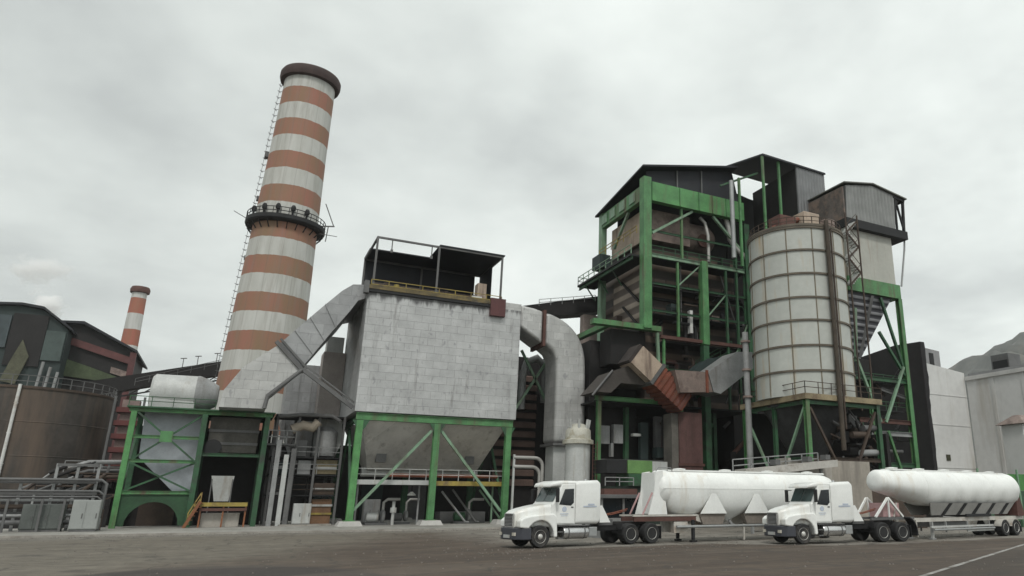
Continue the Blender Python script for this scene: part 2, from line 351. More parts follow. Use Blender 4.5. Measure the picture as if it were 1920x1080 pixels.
def M_(nt, op, a, b=None, c=None):
    n = nt.nodes.new('ShaderNodeMath'); n.operation = op
    for i, v in enumerate((a, b, c)):
        if v is None: continue
        if isinstance(v, (int, float)): n.inputs[i].default_value = v
        else: nt.links.new(v, n.inputs[i])
    return n.outputs[0]
def smooth(nt, v, lo, hi):
    n = nt.nodes.new('ShaderNodeMapRange'); n.interpolation_type = 'SMOOTHSTEP'; nt.links.new(v, n.inputs[0]); n.inputs[1].default_value = lo; n.inputs[2].default_value = hi
    return n.outputs[0]
def yardmat():
    """one worn yard surface: brown asphalt, paler worn ground to the left, dust where the tankers stand, a dark patch in the foreground"""
    m, nt, b = newmat('worn_yard_surface')
    v = objvec(nt); sp = nt.nodes.new('ShaderNodeSeparateXYZ'); nt.links.new(v, sp.inputs[0]); X, Y = sp.outputs[0], sp.outputs[1]
    wob = M_(nt, 'SUBTRACT', noise(nt, v, .16, 6, .62), .5); wob2 = M_(nt, 'SUBTRACT', noise(nt, v, .7, 4, .6), .5)
    st = noise(nt, objvec(nt, (.03, .35, 1)), 1.0, 5, .6)           # long tyre worn streaks
    r0 = ramp(nt, [(.3, (.042, .029, .020)), (.5, (.068, .048, .034)), (.7, (.100, .074, .054))]); nt.links.new(st, r0.inputs[0])
    pale = M_(nt, 'SUBTRACT', Y, M_(nt, 'MULTIPLY_ADD', X, 1.9, 34.0)); pale = M_(nt, 'MULTIPLY_ADD', wob, 22.0, pale)
    rp = ramp(nt, [(.3, (.112, .097, .075)), (.7, (.165, .146, .117))]); nt.links.new(st, rp.inputs[0])
    c = mixc(nt, smooth(nt, pale, -7, 9), r0.outputs[0], rp.outputs[0])
    strip = smooth(nt, M_(nt, 'MULTIPLY_ADD', wob, 9.0, Y), 59.5, 65.5); c = mixc(nt, M_(nt, 'MULTIPLY', strip, .7), c, (.19, .178, .158))
    dy = M_(nt, 'MULTIPLY_ADD', wob2, 2.2, M_(nt, 'MULTIPLY_ADD', wob, 4.0, Y)); edge = M_(nt, 'MULTIPLY_ADD', smooth(nt, X, 25, 31), -4.6, 36.9)
    dust = M_(nt, 'MULTIPLY', smooth(nt, M_(nt, 'SUBTRACT', dy, edge), -.5, 1.3), smooth(nt, M_(nt, 'MULTIPLY_ADD', wob, 10.0, X), 12, 19))
    rd = ramp(nt, [(.3, (.16, .145, .122)), (.7, (.25, .232, .205))]); nt.links.new(noise(nt, v, .5, 5, .6), rd.inputs[0])
    c = mixc(nt, dust, c, rd.outputs[0])
    ex_ = M_(nt, 'DIVIDE', M_(nt, 'ADD', X, .5), 6.0); ey_ = M_(nt, 'DIVIDE', M_(nt, 'SUBTRACT', Y, 25.0), 9.0)
    rad = M_(nt, 'ADD', M_(nt, 'MULTIPLY', ex_, ex_), M_(nt, 'MULTIPLY', ey_, ey_)); rad = M_(nt, 'MULTIPLY_ADD', wob, .9, rad)
    near_dark = M_(nt, 'SUBTRACT', 1.0, smooth(nt, rad, .82, 1.06)); c = mixc(nt, M_(nt, 'MULTIPLY', near_dark, .85), c, (.036, .029, .026))  # darker oval patch in the near ground
    ln_ = M_(nt, 'SUBTRACT', M_(nt, 'MULTIPLY_ADD', M_(nt, 'SUBTRACT', X, 18.6), .49, 16.9), Y); lane = smooth(nt, ln_, -.05, .3); c = mixc(nt, M_(nt, 'MULTIPLY', lane, .75), c, (.042, .031, .023))
    f1 = noise(nt, v, 1.3, 5, .6); r1 = ramp(nt, [(.3, .68), (.7, 1.18)]); nt.links.new(f1, r1.inputs[0]); c = mixc(nt, 1, c, r1.outputs[0], 'MULTIPLY')
    f2 = noise(nt, v, 24, 2); r2 = ramp(nt, [(.3, .78), (.7, 1.14)]); nt.links.new(f2, r2.inputs[0]); c = mixc(nt, 1, c, r2.outputs[0], 'MULTIPLY')
    oil = smooth(nt, noise(nt, objvec(nt, (.55, 1, 1)), .55, 3, .5), .60, .70); c = mixc(nt, M_(nt, 'MULTIPLY', oil, .55), c, (.032, .027, .023))
    pat = smooth(nt, noise(nt, objvec(nt, (.25, 1, 1)), .28, 2, .4), .56, .60); c = mixc(nt, M_(nt, 'MULTIPLY', pat, .22), c, (.15, .125, .10))
    trk = M_(nt, 'SINE', M_(nt, 'MULTIPLY', M_(nt, 'MULTIPLY_ADD', wob, 3.0, Y), 2.6)); trk = smooth(nt, trk, .72, 1.0); c = mixc(nt, M_(nt, 'MULTIPLY', M_(nt, 'MULTIPLY', trk, smooth(nt, st, .45, .62)), .4), c, (.04, .033, .028))
    cr_ = N(nt, 'ShaderNodeTexVoronoi', Scale=.22); cr_.feature = 'DISTANCE_TO_EDGE'
    wv = nt.nodes.new('ShaderNodeVectorMath'); wv.operation = 'ADD'; nt.links.new(v, wv.inputs[0]); cmb = nt.nodes.new('ShaderNodeCombineXYZ'); nt.links.new(M_(nt, 'MULTIPLY', wob2, 2.0), cmb.inputs[0]); nt.links.new(M_(nt, 'MULTIPLY', wob, 3.0), cmb.inputs[1]); nt.links.new(cmb.outputs[0], wv.inputs[1]); nt.links.new(wv.outputs[0], cr_.inputs['Vector'])
    cf = M_(nt, 'SUBTRACT', 1.0, smooth(nt, cr_.outputs['Distance'], .004, .02)); c = mixc(nt, M_(nt, 'MULTIPLY', cf, .6), c, (.03, .026, .022))
    nt.links.new(c, b.inputs['Base Color']); b.inputs['Roughness'].default_value = .88
    bp = N(nt, 'ShaderNodeBump', Strength=.3, Distance=.02); nt.links.new(f2, bp.inputs['Height']); nt.links.new(bp.outputs[0], b.inputs['Normal'])
    return m
sheet('ground', [(-4000, -600), (4500, -600), (4500, 5000), (-4000, 5000)], 0, yardmat())
pv = MB().box(-60, 120, 66.2, 130, 0, .13); struct(pv.build('pavement', PAVE))
kb = MB().box(-60, 120, 65.95, 66.2, -.05, .15); struct(kb.build('kerb', CONC))
ln = MB(); 
for k in range(14):
    a = Vector((18.6, 16.9)); b_ = Vector((58, 36.2)); p, q = a.lerp(b_, k / 14), a.lerp(b_, (k + .97) / 14)
    nrm = Vector((-(q - p).y, (q - p).x)).normalized() * (.11 + random.uniform(-.015, .015))
    ln.add([(p.x - nrm.x, p.y - nrm.y, .012), (q.x - nrm.x, q.y - nrm.y, .012), (q.x + nrm.x, q.y + nrm.y, .012), (p.x + nrm.x, p.y + nrm.y, .012)], [(0, 1, 2, 3)])
struct(ln.build('road_marking', mat('worn_line_paint', (.36, .35, .33), .8, var=.4, scale=2, stain=(.10, .085, .07), amt=.45)))
rg = random.Random(21); gv = MB()
for k in range(3200):
    if k % 3 == 0: x, y = rg.uniform(-14, 34), 66 - abs(rg.gauss(0, 1.6)) - .1
    elif k % 3 == 1: x, y = rg.uniform(10, 60), rg.gauss(36.5, 1.8) + (0 if rg.random() < .5 else rg.uniform(0, 20))
    else: x, y = rg.uniform(-12, 44), rg.uniform(17, 62)
    if y > 65.8 or y < 16: continue
    r_ = rg.choice([.015, .02, .03, .03, .045, .06]); a_ = rg.uniform(0, 6.28); p = [(x + r_ * math.cos(a_ + q) * rg.uniform(.7, 1.3), y + r_ * math.sin(a_ + q) * rg.uniform(.7, 1.3), 0) for q in (0, 2.1, 4.2)]
    gv.add(p + [(x, y, r_ * rg.uniform(.7, 1.2))], [(0, 1, 3), (1, 2, 3), (2, 0, 3), (0, 2, 1)])
struct(gv.build('loose_gravel', mat('gravel_stone', (.19, .17, .15), .9, var=.5, scale=3)), 'stuff')
# far mountain
HILL = mat('dry_scrub_slope', (.105, .11, .10), .95, var=.5, scale=.012, stain=(.14, .125, .10), amt=.4, sscale=.006)
b = MB(); nx, ny = 70, 26; rh = random.Random(5)
def hh(i, j):
    t = i / (nx - 1); ridge = 248 + 83 * (1 - math.cos(min(1, max(0, (t - .05) / .45)) * math.pi)) / 2 + 5 * math.sin(t * 37) + 3 * math.sin(t * 81 + 1)
    v = j / (ny - 1); prof = math.sin(min(1, v / .62) * math.pi / 2) if v < .62 else math.cos((v - .62) / .38 * math.pi / 2)
    return ridge * prof * min(1, .05 + t / .16) * min(1, .05 + (1 - t) / .3) * (1 + .05 * math.sin(i * .9 + j * .5) * (v < .95)) + rh.uniform(-5, 5) * prof - 4
for j in range(ny):
    for i in range(nx):
        t = i / (nx - 1); v = j / (ny - 1) - .62; b.v.append((1190 + t * 560 + v * 520, 1050 - t * 330 + v * 880, hh(i, j)))
for j in range(ny - 1):
    for i in range(nx - 1): b.f.append((j * nx + i, j * nx + i + 1, (j + 1) * nx + i + 1, (j + 1) * nx + i))
struct(b.build('mountain', HILL, smooth=80))
hz = MB().box(-900, 2600, -120, 2200, -1.2, 640)
hm = bpy.data.materials.new('thin_haze'); hm.use_nodes = True; hm.node_tree.nodes.clear()
ho = hm.node_tree.nodes.new('ShaderNodeOutputMaterial'); hv = hm.node_tree.nodes.new('ShaderNodeVolumePrincipled')
hv.inputs['Color'].default_value = (.86, .89, .90, 1); hv.inputs['Density'].default_value = HAZE; hm.node_tree.links.new(hv.outputs[0], ho.inputs['Volume'])
if HAZE > 0: struct(hz.build('haze', hm), 'stuff')
# ------------------------------------------------------------------ big chimney
cx, cy = 2.35, 113.0
t = thing('striped_chimney', 'tall red and white banded chimney with a dark ringed platform halfway up', 'chimney', (cx, cy, 0))
b = MB(); prof = [(6.05, 0), (5.75, 6), (5.05, 20), (4.65, 32), (4.3, 42), (3.9, 54), (3.66, 65.2)]
b.lathe(prof, (cx, cy, 0), n=64); b.build('shaft', SHAFT, t, smooth=40)
b = MB(); b.lathe([(3.68, 65.2), (4.25, 65.3), (4.4, 65.8), (4.4, 66.5), (4.2, 66.9), (3.3, 66.9), (3.3, 65.5)], (cx, cy, 0), n=64)
b.build('crown_ring', mat('sooty_crown', (.06, .036, .033), .8, var=.35), t, smooth=40)
b = MB(); b.lathe([(4.3, 40.9), (5.25, 41.0), (5.4, 41.2), (5.4, 41.75), (4.3, 41.75)], (cx, cy, 0), n=48)
for k in range(24):
    a = 2 * math.pi * k / 24; c_, s_ = math.cos(a), math.sin(a)
    b.beam((cx + 5.2 * c_, cy + 5.2 * s_, 40.8), (cx + 4.45 * c_, cy + 4.45 * s_, 39.9), .12)
pf = b.build('platform', DARK, t, smooth=30)
b = MB()
for h in (42.2, 42.75):
    b.tube([(cx + 5.3 * math.cos(2 * math.pi * k / 48), cy + 5.3 * math.sin(2 * math.pi * k / 48), h) for k in range(49)], .06, 6)
for k in range(32):
    a = 2 * math.pi * k / 32; b.beam((cx + 5.3 * math.cos(a), cy + 5.3 * math.sin(a), 41.6), (cx + 5.3 * math.cos(a), cy + 5.3 * math.sin(a), 42.75), .09)
b.build('railing', DARK, t)
for a in (200, 228, 252, 276, 300):   # warning lamps on the platform
    b = MB(); px, py = cx + 4.75 * math.cos(R(a)), cy + 4.75 * math.sin(R(a))
    b.lathe([(.14, 41.7), (.14, 42.5), (.32, 42.6), (.34, 43.1), (.2, 43.4)], (px, py, 0), n=10); b.build('warning_lamp', DARK, t)
dl = Vector((-.875, .485, 0)); q = Vector((cx, cy, 0))
b = MB()   # ladder with safety cage on the left edge of the shaft
for side in (-.28, .28):
    b.beam(q + Vector((-.42 * side, -.9 * side, 4)) + dl * 5.95, q + Vector((-.42 * side, -.9 * side, 66)) + dl * 3.95, .07)
for k in range(58):
    z = 5 + k * 1.06; r_ = 5.95 - (z - 4) / 62 * 2.0
    p = q + dl * r_ + Vector((0, 0, z)); b.beam(p, p + dl * .75, .06); b.beam(p + dl * .75 + Vector((.2, .35, 0)), p + dl * .75 - Vector((.2, .35, 0)), .06)
b.beam(q + dl * 6.75 + Vector((0, 0, 4)), q + dl * 4.72 + Vector((0, 0, 66)), .05)
b.build('caged_ladder', MGREY, t)
for z, s_ in ((53.2, .55), (27.5, .4), (36.6, .35), (22.2, .35), (46, .4)):
    p = q + dl * (5.0 - (z - 20) / 46 * 1.2 + .4) + Vector((0, 0, z))
    b = MB().box(p.x - s_, p.x + s_, p.y - s_, p.y + s_, z - s_ * .8, z + s_ * .8); b.build('junction_box', MGREY, t)
dr = -dl
b = MB(); p0 = q + dr * 5.2 + Vector((0, 0, 41.8))
b.beam(p0, p0 + dr * 2.0, .16); b.beam(p0 + dr * 1.9, p0 + dr * .2 + Vector((0, 0, 3.6)), .12); b.beam(p0 + dr * 1.1, p0 + dr * 1.0 + Vector((0, 0, -2.4)), .14); b.beam(p0 + Vector((0, 0, -1.2)), p0 + dr * 2.6 + Vector((0, 0, -1.6)), .08)
b.build('davit_arm', MGREY, t)
b = MB(); p0 = q + dl * 4.6 + Vector((0, 0, 42)); b.beam(p0, p0 + dl * 3.6 + Vector((0, 0, 2.0)), .10); b.build('aerial', MGREY, t)

RED_ST = mat('dull_red_landing', (.13, .038, .035), .8, var=.3); PALE_ST = mat('pale_stair_panel', (.24, .18, .165), .8, var=.35)
TILT = R(1.2); t.rotation_euler = Quaternion((.485, .875, 0), TILT).to_euler(); t.location = (cx - .875 * .87, cy + .485 * .87, 0)   # the old stack leans a little
# far chimney
cx2, cy2 = -28.3, 232.8
t = thing('far_striped_chimney', 'distant small red and white chimney standing behind the dark conveyor', 'chimney', (cx2, cy2, 0))
b = MB(); b.lathe([(2.7, 0), (2.25, 30), (1.75, 57.2)], (cx2, cy2, 0), n=40); b.build('shaft', SHAFT2, t, smooth=40)
b = MB(); b.lathe([(1.8, 57.2), (2.25, 57.3), (2.35, 58.2), (2.05, 58.9), (1.5, 58.9)], (cx2, cy2, 0), n=40); b.build('crown_ring', DRUST, t, smooth=40)

# ------------------------------------------------------------------ far left works
t = thing('gabled_boiler_shed', 'far dark green gabled plant building with blue grey cladding, left edge', 'building', (-42, 196, 0))
b = MB(); b.prism([(-58, 0), (-35.3, 0), (-35.3, 38.6), (-40.2, 42.4), (-44, 42.9), (-58, 41.6)], 196, 222); b.build('wall', SHEETG, t)
b = MB(); b.hexa([(-34.6, 195, 38.4), (-34.6, 223, 38.4), (-40.2, 223, 42.6), (-40.2, 195, 42.6)], [(-34.6, 195, 38.9), (-34.6, 223, 38.9), (-40.2, 223, 43.1), (-40.2, 195, 43.1)])
b.hexa([(-40.2, 195, 42.6), (-40.2, 223, 42.6), (-44, 223, 43), (-44, 195, 43)], [(-40.2, 195, 43.1), (-40.2, 223, 43.1), (-44, 223, 43.5), (-44, 195, 43.5)])
b.hexa([(-44, 195, 43), (-44, 223, 43), (-58, 223, 41.7), (-58, 195, 41.7)], [(-44, 195, 43.5), (-44, 223, 43.5), (-58, 223, 42.2), (-58, 195, 42.2)]); b.build('roof', NAVY, t)
b = MB(); b.box(-58, -45.2, 195.5, 196, 33.6, 40.6); b.build('cladding_panel', SHEETB, t)
b = MB(); b.box(-38.9, -35.5, 195.5, 196, 31.5, 38); b.build('cladding_panel', mat('green_grey_sheet', (.06, .085, .08), .7, var=.25), t)
b = MB(); b.box(-45, -39, 195.6, 195.9, 30, 41.2); b.build('opening', NBLACK, t)
b = MB(); b.prism([(-44.6, 26.5), (-42, 26), (-40.8, 32), (-42.4, 35.5), (-43.6, 31)], 195.0, 195.5); b.build('coal_chute', mat('mossy_chute', (.10, .10, .065), .85, var=.4), t)
for x0, z1 in ((-36.6, 30), (-38, 31), (-35.2, 29)):
    b = MB().tube([(x0 - 1.2, 194.6, 8), (x0, 194.6, z1)], .28, 8); b.build('vent_pipe', GREY, t)
t = thing('sloping_roof_shed', 'far dark shed with a sloping roof and dull red band, left of the small chimney', 'building', (-30, 204, 0))
b = MB(); b.prism([(-37.6, 0), (-23.6, 0), (-23.6, 36.2), (-33.6, 41.2), (-37.6, 41)], 202, 226); b.build('wall', NBLACK, t)
b = MB(); b.hexa([(-22.6, 200.6, 35.6), (-22.6, 227, 35.6), (-33.6, 227, 41.2), (-33.6, 200.6, 41.2)], [(-22.6, 200.6, 36.1), (-22.6, 227, 36.1), (-33.6, 227, 41.8), (-33.6, 200.6, 41.8)])
b.hexa([(-33.6, 200.6, 41.2), (-33.6, 227, 41.2), (-38, 227, 41), (-38, 200.6, 41)], [(-33.6, 200.6, 41.8), (-33.6, 227, 41.8), (-38, 227, 41.5), (-38, 200.6, 41.5)]); b.build('roof', NAVY, t)
b = MB(); b.hexa([(-35.5, 201.3, 36.4), (-22.9, 201.3, 32.6), (-22.9, 202, 32.6), (-35.5, 202, 36.4)], [(-35.5, 201.3, 38.0), (-22.9, 201.3, 34.2), (-22.9, 202, 34.2), (-35.5, 202, 38.0)]); b.build('red_girder', mat('dull_red_girder', (.115, .04, .038), .75, var=.3), t)
b = MB().box(-23.9, -22.7, 201, 202, 0, 35.6); b.build('red_column', mat('dull_red_column', (.10, .034, .034), .75, var=.3), t)
b = MB(); b.prism([(-36, 29.3), (-24.6, 28.2), (-24.6, 29.4), (-31, 31.6), (-36, 33.2)], 201.2, 202); b.build('mossy_sheet', mat('mossy_sheet', (.075, .10, .05), .85, var=.4, scale=.3), t)
b = MB(); b.hexa([(-27, 201.3, 30.6), (-23.6, 201.3, 29.6), (-23.6, 202, 29.6), (-27, 202, 30.6)], [(-27, 201.3, 32), (-23.6, 201.3, 31), (-23.6, 202, 31), (-27, 202, 32)]); b.build('pink_panel', PINK, t)

# conveyor gallery rising to the right
t = thing('conveyor_gallery', 'long dark covered conveyor rising to the right behind the striped chimney', 'conveyor', (-9, 124, 0))
b = MB(); P0, P1 = Vector((-19.5, 124, 16.3)), Vector((6.0, 124, 23.3))
b.hexa([P0, P1, P1 + Vector((0, 3, 0)), P0 + Vector((0, 3, 0))], [P0 + Vector((0, 0, 1.9)), P1 + Vector((0, 0, 1.9)), P1 + Vector((0, 3, 1.9)), P0 + Vector((0, 3, 1.9))]); b.build('gallery', NBLACK, t)
b = MB(); b.rail(P0 + Vector((6, 0, 1.9)), P1 + Vector((0, 0, 1.9)), 1.0, .035); b.build('railing', MGREY, t)
b = MB()
for k in range(14):
    p, q_ = P0.lerp(P1, k / 14), P0.lerp(P1, (k + 1) / 14); b.beam(p - Vector((0, 0, .1)), q_ - Vector((0, 0, .1)), .2); b.beam(p - Vector((0, 0, 1.0)), q_ - Vector((0, 0, 1.0)), .2); b.beam(p - Vector((0, 0, 1.0)), q_ - Vector((0, 0, .1)), .14)
b.build('truss', NBLACK, t)
zc_ = lambda x: 16.3 + (x + 19.5) / 25.5 * 7.0
for x in (-14, -9.5, -5):
    b = MB(); b.beam((x, 124.5, 0), (x, 124.5, zc_(x) - .9), .35); b.beam((x, 126.5, 0), (x, 126.5, zc_(x) - .9), .35); b.beam((x, 124.5, zc_(x) * .5), (x, 126.5, zc_(x) - 1), .15); b.build('trestle', DRUST, t)
for x in (-8.2, -6.4, -4.0):
    z = zc_(x) + 1.9; b = MB().beam((x, 124.6, z), (x, 124.6, z + 1.4), .1); b.beam((x - .4, 124.6, z + 1.35), (x + .4, 124.6, z + 1.45), .12); b.build('lamp_post', MGREY, t)

t = thing('red_stair_tower', 'dull red and pale stepped stair tower between the rusty tank and the green tower', 'stair tower', (-11, 97, 0))
for k in range(7): MB().box(-11.9, -9.6, 98, 100.4, 3.2 + k * 1.45, 3.75 + k * 1.45).build('red_landing', RED_ST, t); MB().box(-11.5, -9.9, 98.6, 100.2, 3.76 + k * 1.45, 4.64 + k * 1.45).build('pale_panel', PALE_ST, t)
for x in (-12.1, -9.4): MB().beam((x, 97.8, 0), (x, 97.8, 13.6), .22).build('post', MGREY, t)
# rusty tank, far left
cx3, cy3 = -20.7, 102.9
t = thing('rusty_storage_tank', 'big brown rusty round storage tank with rail on top, far left', 'tank', (cx3, cy3, 0))
b = MB(); b.lathe([(8, 0), (8, 13.8)], (cx3, cy3, 0), n=96); b.build('shell', TANKRUST, t, smooth=40)
b = MB(); b.lathe([(8.1, 13.55), (8.1, 13.8), (4, 14.3), (0, 14.5)], (cx3, cy3, 0), n=64, cap=False); b.build('roof', BROWN, t, smooth=30)
b = MB(); NR = 40
for k in range(NR):
    a, a2 = 2 * math.pi * k / NR, 2 * math.pi * (k + 1) / NR
    p, q_ = (cx3 + 7.9 * math.cos(a), cy3 + 7.9 * math.sin(a)), (cx3 + 7.9 * math.cos(a2), cy3 + 7.9 * math.sin(a2))
    b.beam((*p, 13.7), (*p, 14.9), .08)
    for h in (14.3, 14.9): b.beam((*p, h), (*q_, h), .07)
b.build('railing', MGREY, t)
for h in (3.4, 6.8, 10.2):
    b = MB(); b.lathe([(8.0, h - .06), (8.035, h), (8.0, h + .06)], (cx3, cy3, 0), n=96, cap=False); b.build('weld_seam', TANKRUST, t, smooth=40)
b = MB().tube([(-19.9, 94.72, 1.5), (-19.9, 94.72, 13.9)], .15, 12)
for z in (3, 6, 9, 12): b.box(-20.05, -19.75, 94.6, 94.95, z - .05, z + .05)
b.build('white_riser_pipe', STEELP, t, smooth=40)
# ------------------------------------------------------------------ fan tower (green steel) and what stands on it
t = thing('green_fan_tower', 'green steel tower with crossed bracing left of the baghouse, carrying the round fan casing', 'steel tower', (-8.3, 80, .13))
def leg(x, y, z0, z1, wd, m, par, h=None): return MB().ibeam((x, y, z0), (x, y, z1), wd, h or wd).build('leg', m, par)
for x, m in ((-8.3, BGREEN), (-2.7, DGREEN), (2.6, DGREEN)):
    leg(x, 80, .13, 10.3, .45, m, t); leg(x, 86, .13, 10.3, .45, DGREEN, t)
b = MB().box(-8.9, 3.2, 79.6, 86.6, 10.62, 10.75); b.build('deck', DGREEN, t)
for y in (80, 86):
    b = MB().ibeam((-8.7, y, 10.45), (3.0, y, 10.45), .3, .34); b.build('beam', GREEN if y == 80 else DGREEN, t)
for z, m in ((8.05, GREEN), (5.9, GREEN), (3.15, GREEN)):
    MB().ibeam((-8.1, 80, z), (-2.9, 80, z), .22, .3).build('beam', m, t)
MB().ibeam((-2.5, 80, 6.6), (2.4, 80, 6.6), .22, .3).build('beam', DGREEN, t)
for p, q_ in (((-8, 80.15, 5.9), (-2.9, 80.15, 10.2)), ((-8, 79.85, 10.2), (-2.9, 79.85, 5.9)), ((-8, 80.15, 3.3), (-2.9, 80.15, 5.8)), ((-8, 79.85, 5.8), (-2.9, 79.85, 3.3)), ((2.6, 80.3, 2), (2.6, 86, 9.8)), ((-8.3, 80.3, 2), (-8.3, 86, 9.8))):
    MB().beam(p, q_, .16).build('brace', DGREEN, t)
MB().box(-6.0, -5.0, 79.75, 79.82, 7.6, 8.6).build('gusset_plate', GREEN, t)
a_ = [(-8.1, .3), (-8.1, 2.95), (-2.9, 2.95), (-2.9, .3)] + [(x, z) for x, z in arc(-5.5, .3, 2.05, 0, 180, 12)]
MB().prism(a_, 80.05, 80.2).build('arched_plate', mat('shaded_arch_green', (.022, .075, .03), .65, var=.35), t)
b = MB().rail((-8.8, 79.7, 10.75), (-2, 79.7, 10.75), .9, .03); b.build('railing', DGREEN, t)

t = thing('fan_casing', 'round pale fan casing lying on the green tower beside the sloping duct', 'fan casing', (-5, 82, 10.75))
b = MB(); b.lathe([(1.55, -7.5), (1.75, -7.3), (1.8, -3.9)], (0, 82, 12.3), 'x', 40); b.build('drum', LGREY, t, smooth=40)
b = MB(); b.lathe([(1.84, -3.9), (1.84, -3.7), (1.55, -2.9), (1.0, -2.0), (.6, -1.95)], (0, 82, 12.3), 'x', 40); b.build('end_cone', GREY, t, smooth=40)
b = MB().box(-7.4, -3.8, 80.4, 83.6, 10.75, 12); b.build('pedestal', LGREY, t)
t = thing('hanging_silver_duct', 'tapered silver duct hanging behind the crossed bracing of the green tower', 'duct', (-5.2, 83, 3.2))
b = MB(); b.prism([(-7.7, 10.5), (-3.0, 10.5), (-3.0, 3.4), (-4.4, 3.3), (-7.5, 6.3)], 82, 85); b.build('casing', mat('blue_grey_lagging', (.36, .39, .42), .5, .2, var=.2), t)
MB().box(-7.8, -2.9, 81.9, 85.1, 8.1, 8.25).build('flange', MGREY, t)
t = thing('dark_backing_wall', 'added dark sheeted wall closing the back of the green tower', 'shed', (-3, 88, .13))  # dark wall added to fill the bright gaps behind the tower
MB().box(-8.4, 3.4, 87, 91, .13, 9.6).build('wall', NBLACK, t); MB().box(-7.2, -4.2, 86.9, 86.98, .13, 3.2).build('shutter', BROWN, t)
t = thing('fan_motor_box', 'dark brown grey fan motor housing slung under the green tower deck', 'motor housing', (0, 82, 6.8))
MB().box(-2.2, 2.0, 81, 85.5, 6.9, 10.2).build('housing', mat('dark_taupe_housing', (.085, .08, .07), .75, var=.35), t)
for z in (7.6, 8.8): MB().box(-2.25, 2.05, 80.92, 81, z, z + .25).build('rib', MGREY, t)
MB().lathe([(.75, -.25), (.75, .25)], (-1.7, 80.6, 7.3), 'y', 24).build('pulley', DARK, t, smooth=40)
t = thing('discharge_hopper', 'small pale discharge hopper under the dark motor housing', 'hopper', (-.4, 81, 2.4))
MB().hexa([(-.9, 80.6, 2.4), (.3, 80.6, 2.4), (.3, 81.8, 2.4), (-.9, 81.8, 2.4)], [(-1.4, 80.2, 4.7), (.5, 80.2, 4.7), (.5, 82.2, 4.7), (-1.4, 82.2, 4.7)]).build('cone', LGREY, t)
for x in (-1.3, .4): MB().beam((x, 80.3, .13), (x, 80.3, 4.6), .1).build('leg', MGREY, t)
t = thing('orange_stair', 'orange steel steps with handrails beside the yellow barrier, under the green tower', 'stair', (-2.3, 78.5, .13))
for y in (78.2, 79.1):
    MB().beam((-2.9, y, .13), (-1.9, y, 2.4), .16, .25).build('stringer', ORANGE, t)
    MB().rail((-2.7, y, .4), (-1.9, y, 2.2), 1.0, .04, 2).build('handrail', YELLOW if y < 78.5 else ORANGE, t)
for k in range(6): MB().box(-2.85 + k * .17, -2.5 + k * .17, 78.2, 79.1, .4 + k * .36, .45 + k * .36).build('tread', ORANGE, t)
t = thing('yellow_barrier', 'yellow guard rail on an orange frame under the green tower', 'guard rail', (0, 78.6, .13))
MB().box(-1.9, 1.9, 78.5, 78.65, 1.95, 2.3).build('rail', YELLOW, t)
MB().box(-1.9, 1.9, 78.55, 78.7, 1.55, 1.8).build('rail', DRUST, t)
for x in (-1.8, 0, 1.8): MB().beam((x, 78.7, .13), (x, 78.7, 2.3), .14).build('post', ORANGE, t)
b = MB().box(-1.7, 1.4, 79.2, 81, .13, 1.35); tag(b.build('concrete_plinth', BCONC, org=(0, 80, .13), bevel=.04), 'beige concrete block plinth behind the yellow barrier', 'plinth')

# sloping inlet duct from the fan to the top of the baghouse
t = thing('sloping_inlet_duct', 'wide grey duct rising from the fan tower to the top left of the baghouse', 'duct', (2, 77, 10.75))
b = MB(); b.prism([(-1.67, 10.75), (2.2, 10.8), (2.15, 11.85), (3.4, 13.2), (4.72, 14.8), (2.5, 17.0), (-.2, 14.6), (-1.5, 12.3)], 77, 81.2); b.build('lower_section', ALU3, t)
b = MB()   # widens backwards as it climbs
b.loft([[(2.55, 77.05, 17.1), (4.78, 77.05, 14.92), (4.78, 82, 14.92), (2.55, 82, 17.1)], [(5.6, 77.05, 20.85), (7.0, 77.05, 18.65), (7.0, 85.5, 18.65), (5.6, 85.5, 20.85)], [(7.6, 77.05, 23.2), (8.6, 77.05, 21.2), (8.6, 88, 21.2), (7.6, 88, 23.2)], [(8.6, 77.05, 24.05), (9.25, 77.05, 22.4), (9.25, 89, 22.4), (8.6, 89, 24.05)], [(9.98, 77.05, 24.2), (9.98, 77.05, 22.75), (9.98, 89.5, 22.75), (9.98, 89.5, 24.2)]])
b.build('upper_section', ALU2, t)
b = MB().beam((2.25, 76.9, 17.3), (5.05, 76.9, 14.5), .3, .35); b.beam((2.6, 76.9, 17.6), (5.3, 76.9, 14.9), .12, .2); b.build('flange', MGREY, t)
b = MB().beam((4.9, 76.8, 14.75), (9.9, 76.8, 11.35), .28, .38); b.build('strut', MGREY, t)
b = MB().beam((5.3, 76.7, 15.0), (9.95, 76.7, 11.85), .1, .14); b.build('strut', MGREY, t)
b = MB().tube([(4.85, 76.75, 14.7), (2.2, 76.75, 12.0), (2.05, 76.75, 10.8)], .2, 10); b.build('strut', MGREY, t, smooth=40)
for z in (13.2, 15.9):
    pass
b = MB()
for s_ in (.25, .5, .75):
    p = Vector((2.55, 76.98, 17.1)).lerp(Vector((7.4, 76.98, 23.1)), s_); q_ = Vector((4.78, 76.98, 14.92)).lerp(Vector((8.35, 76.98, 20.75)), s_); b.beam(p, q_, .08, .1)
each(b, 'stiffener', ALU2, t)

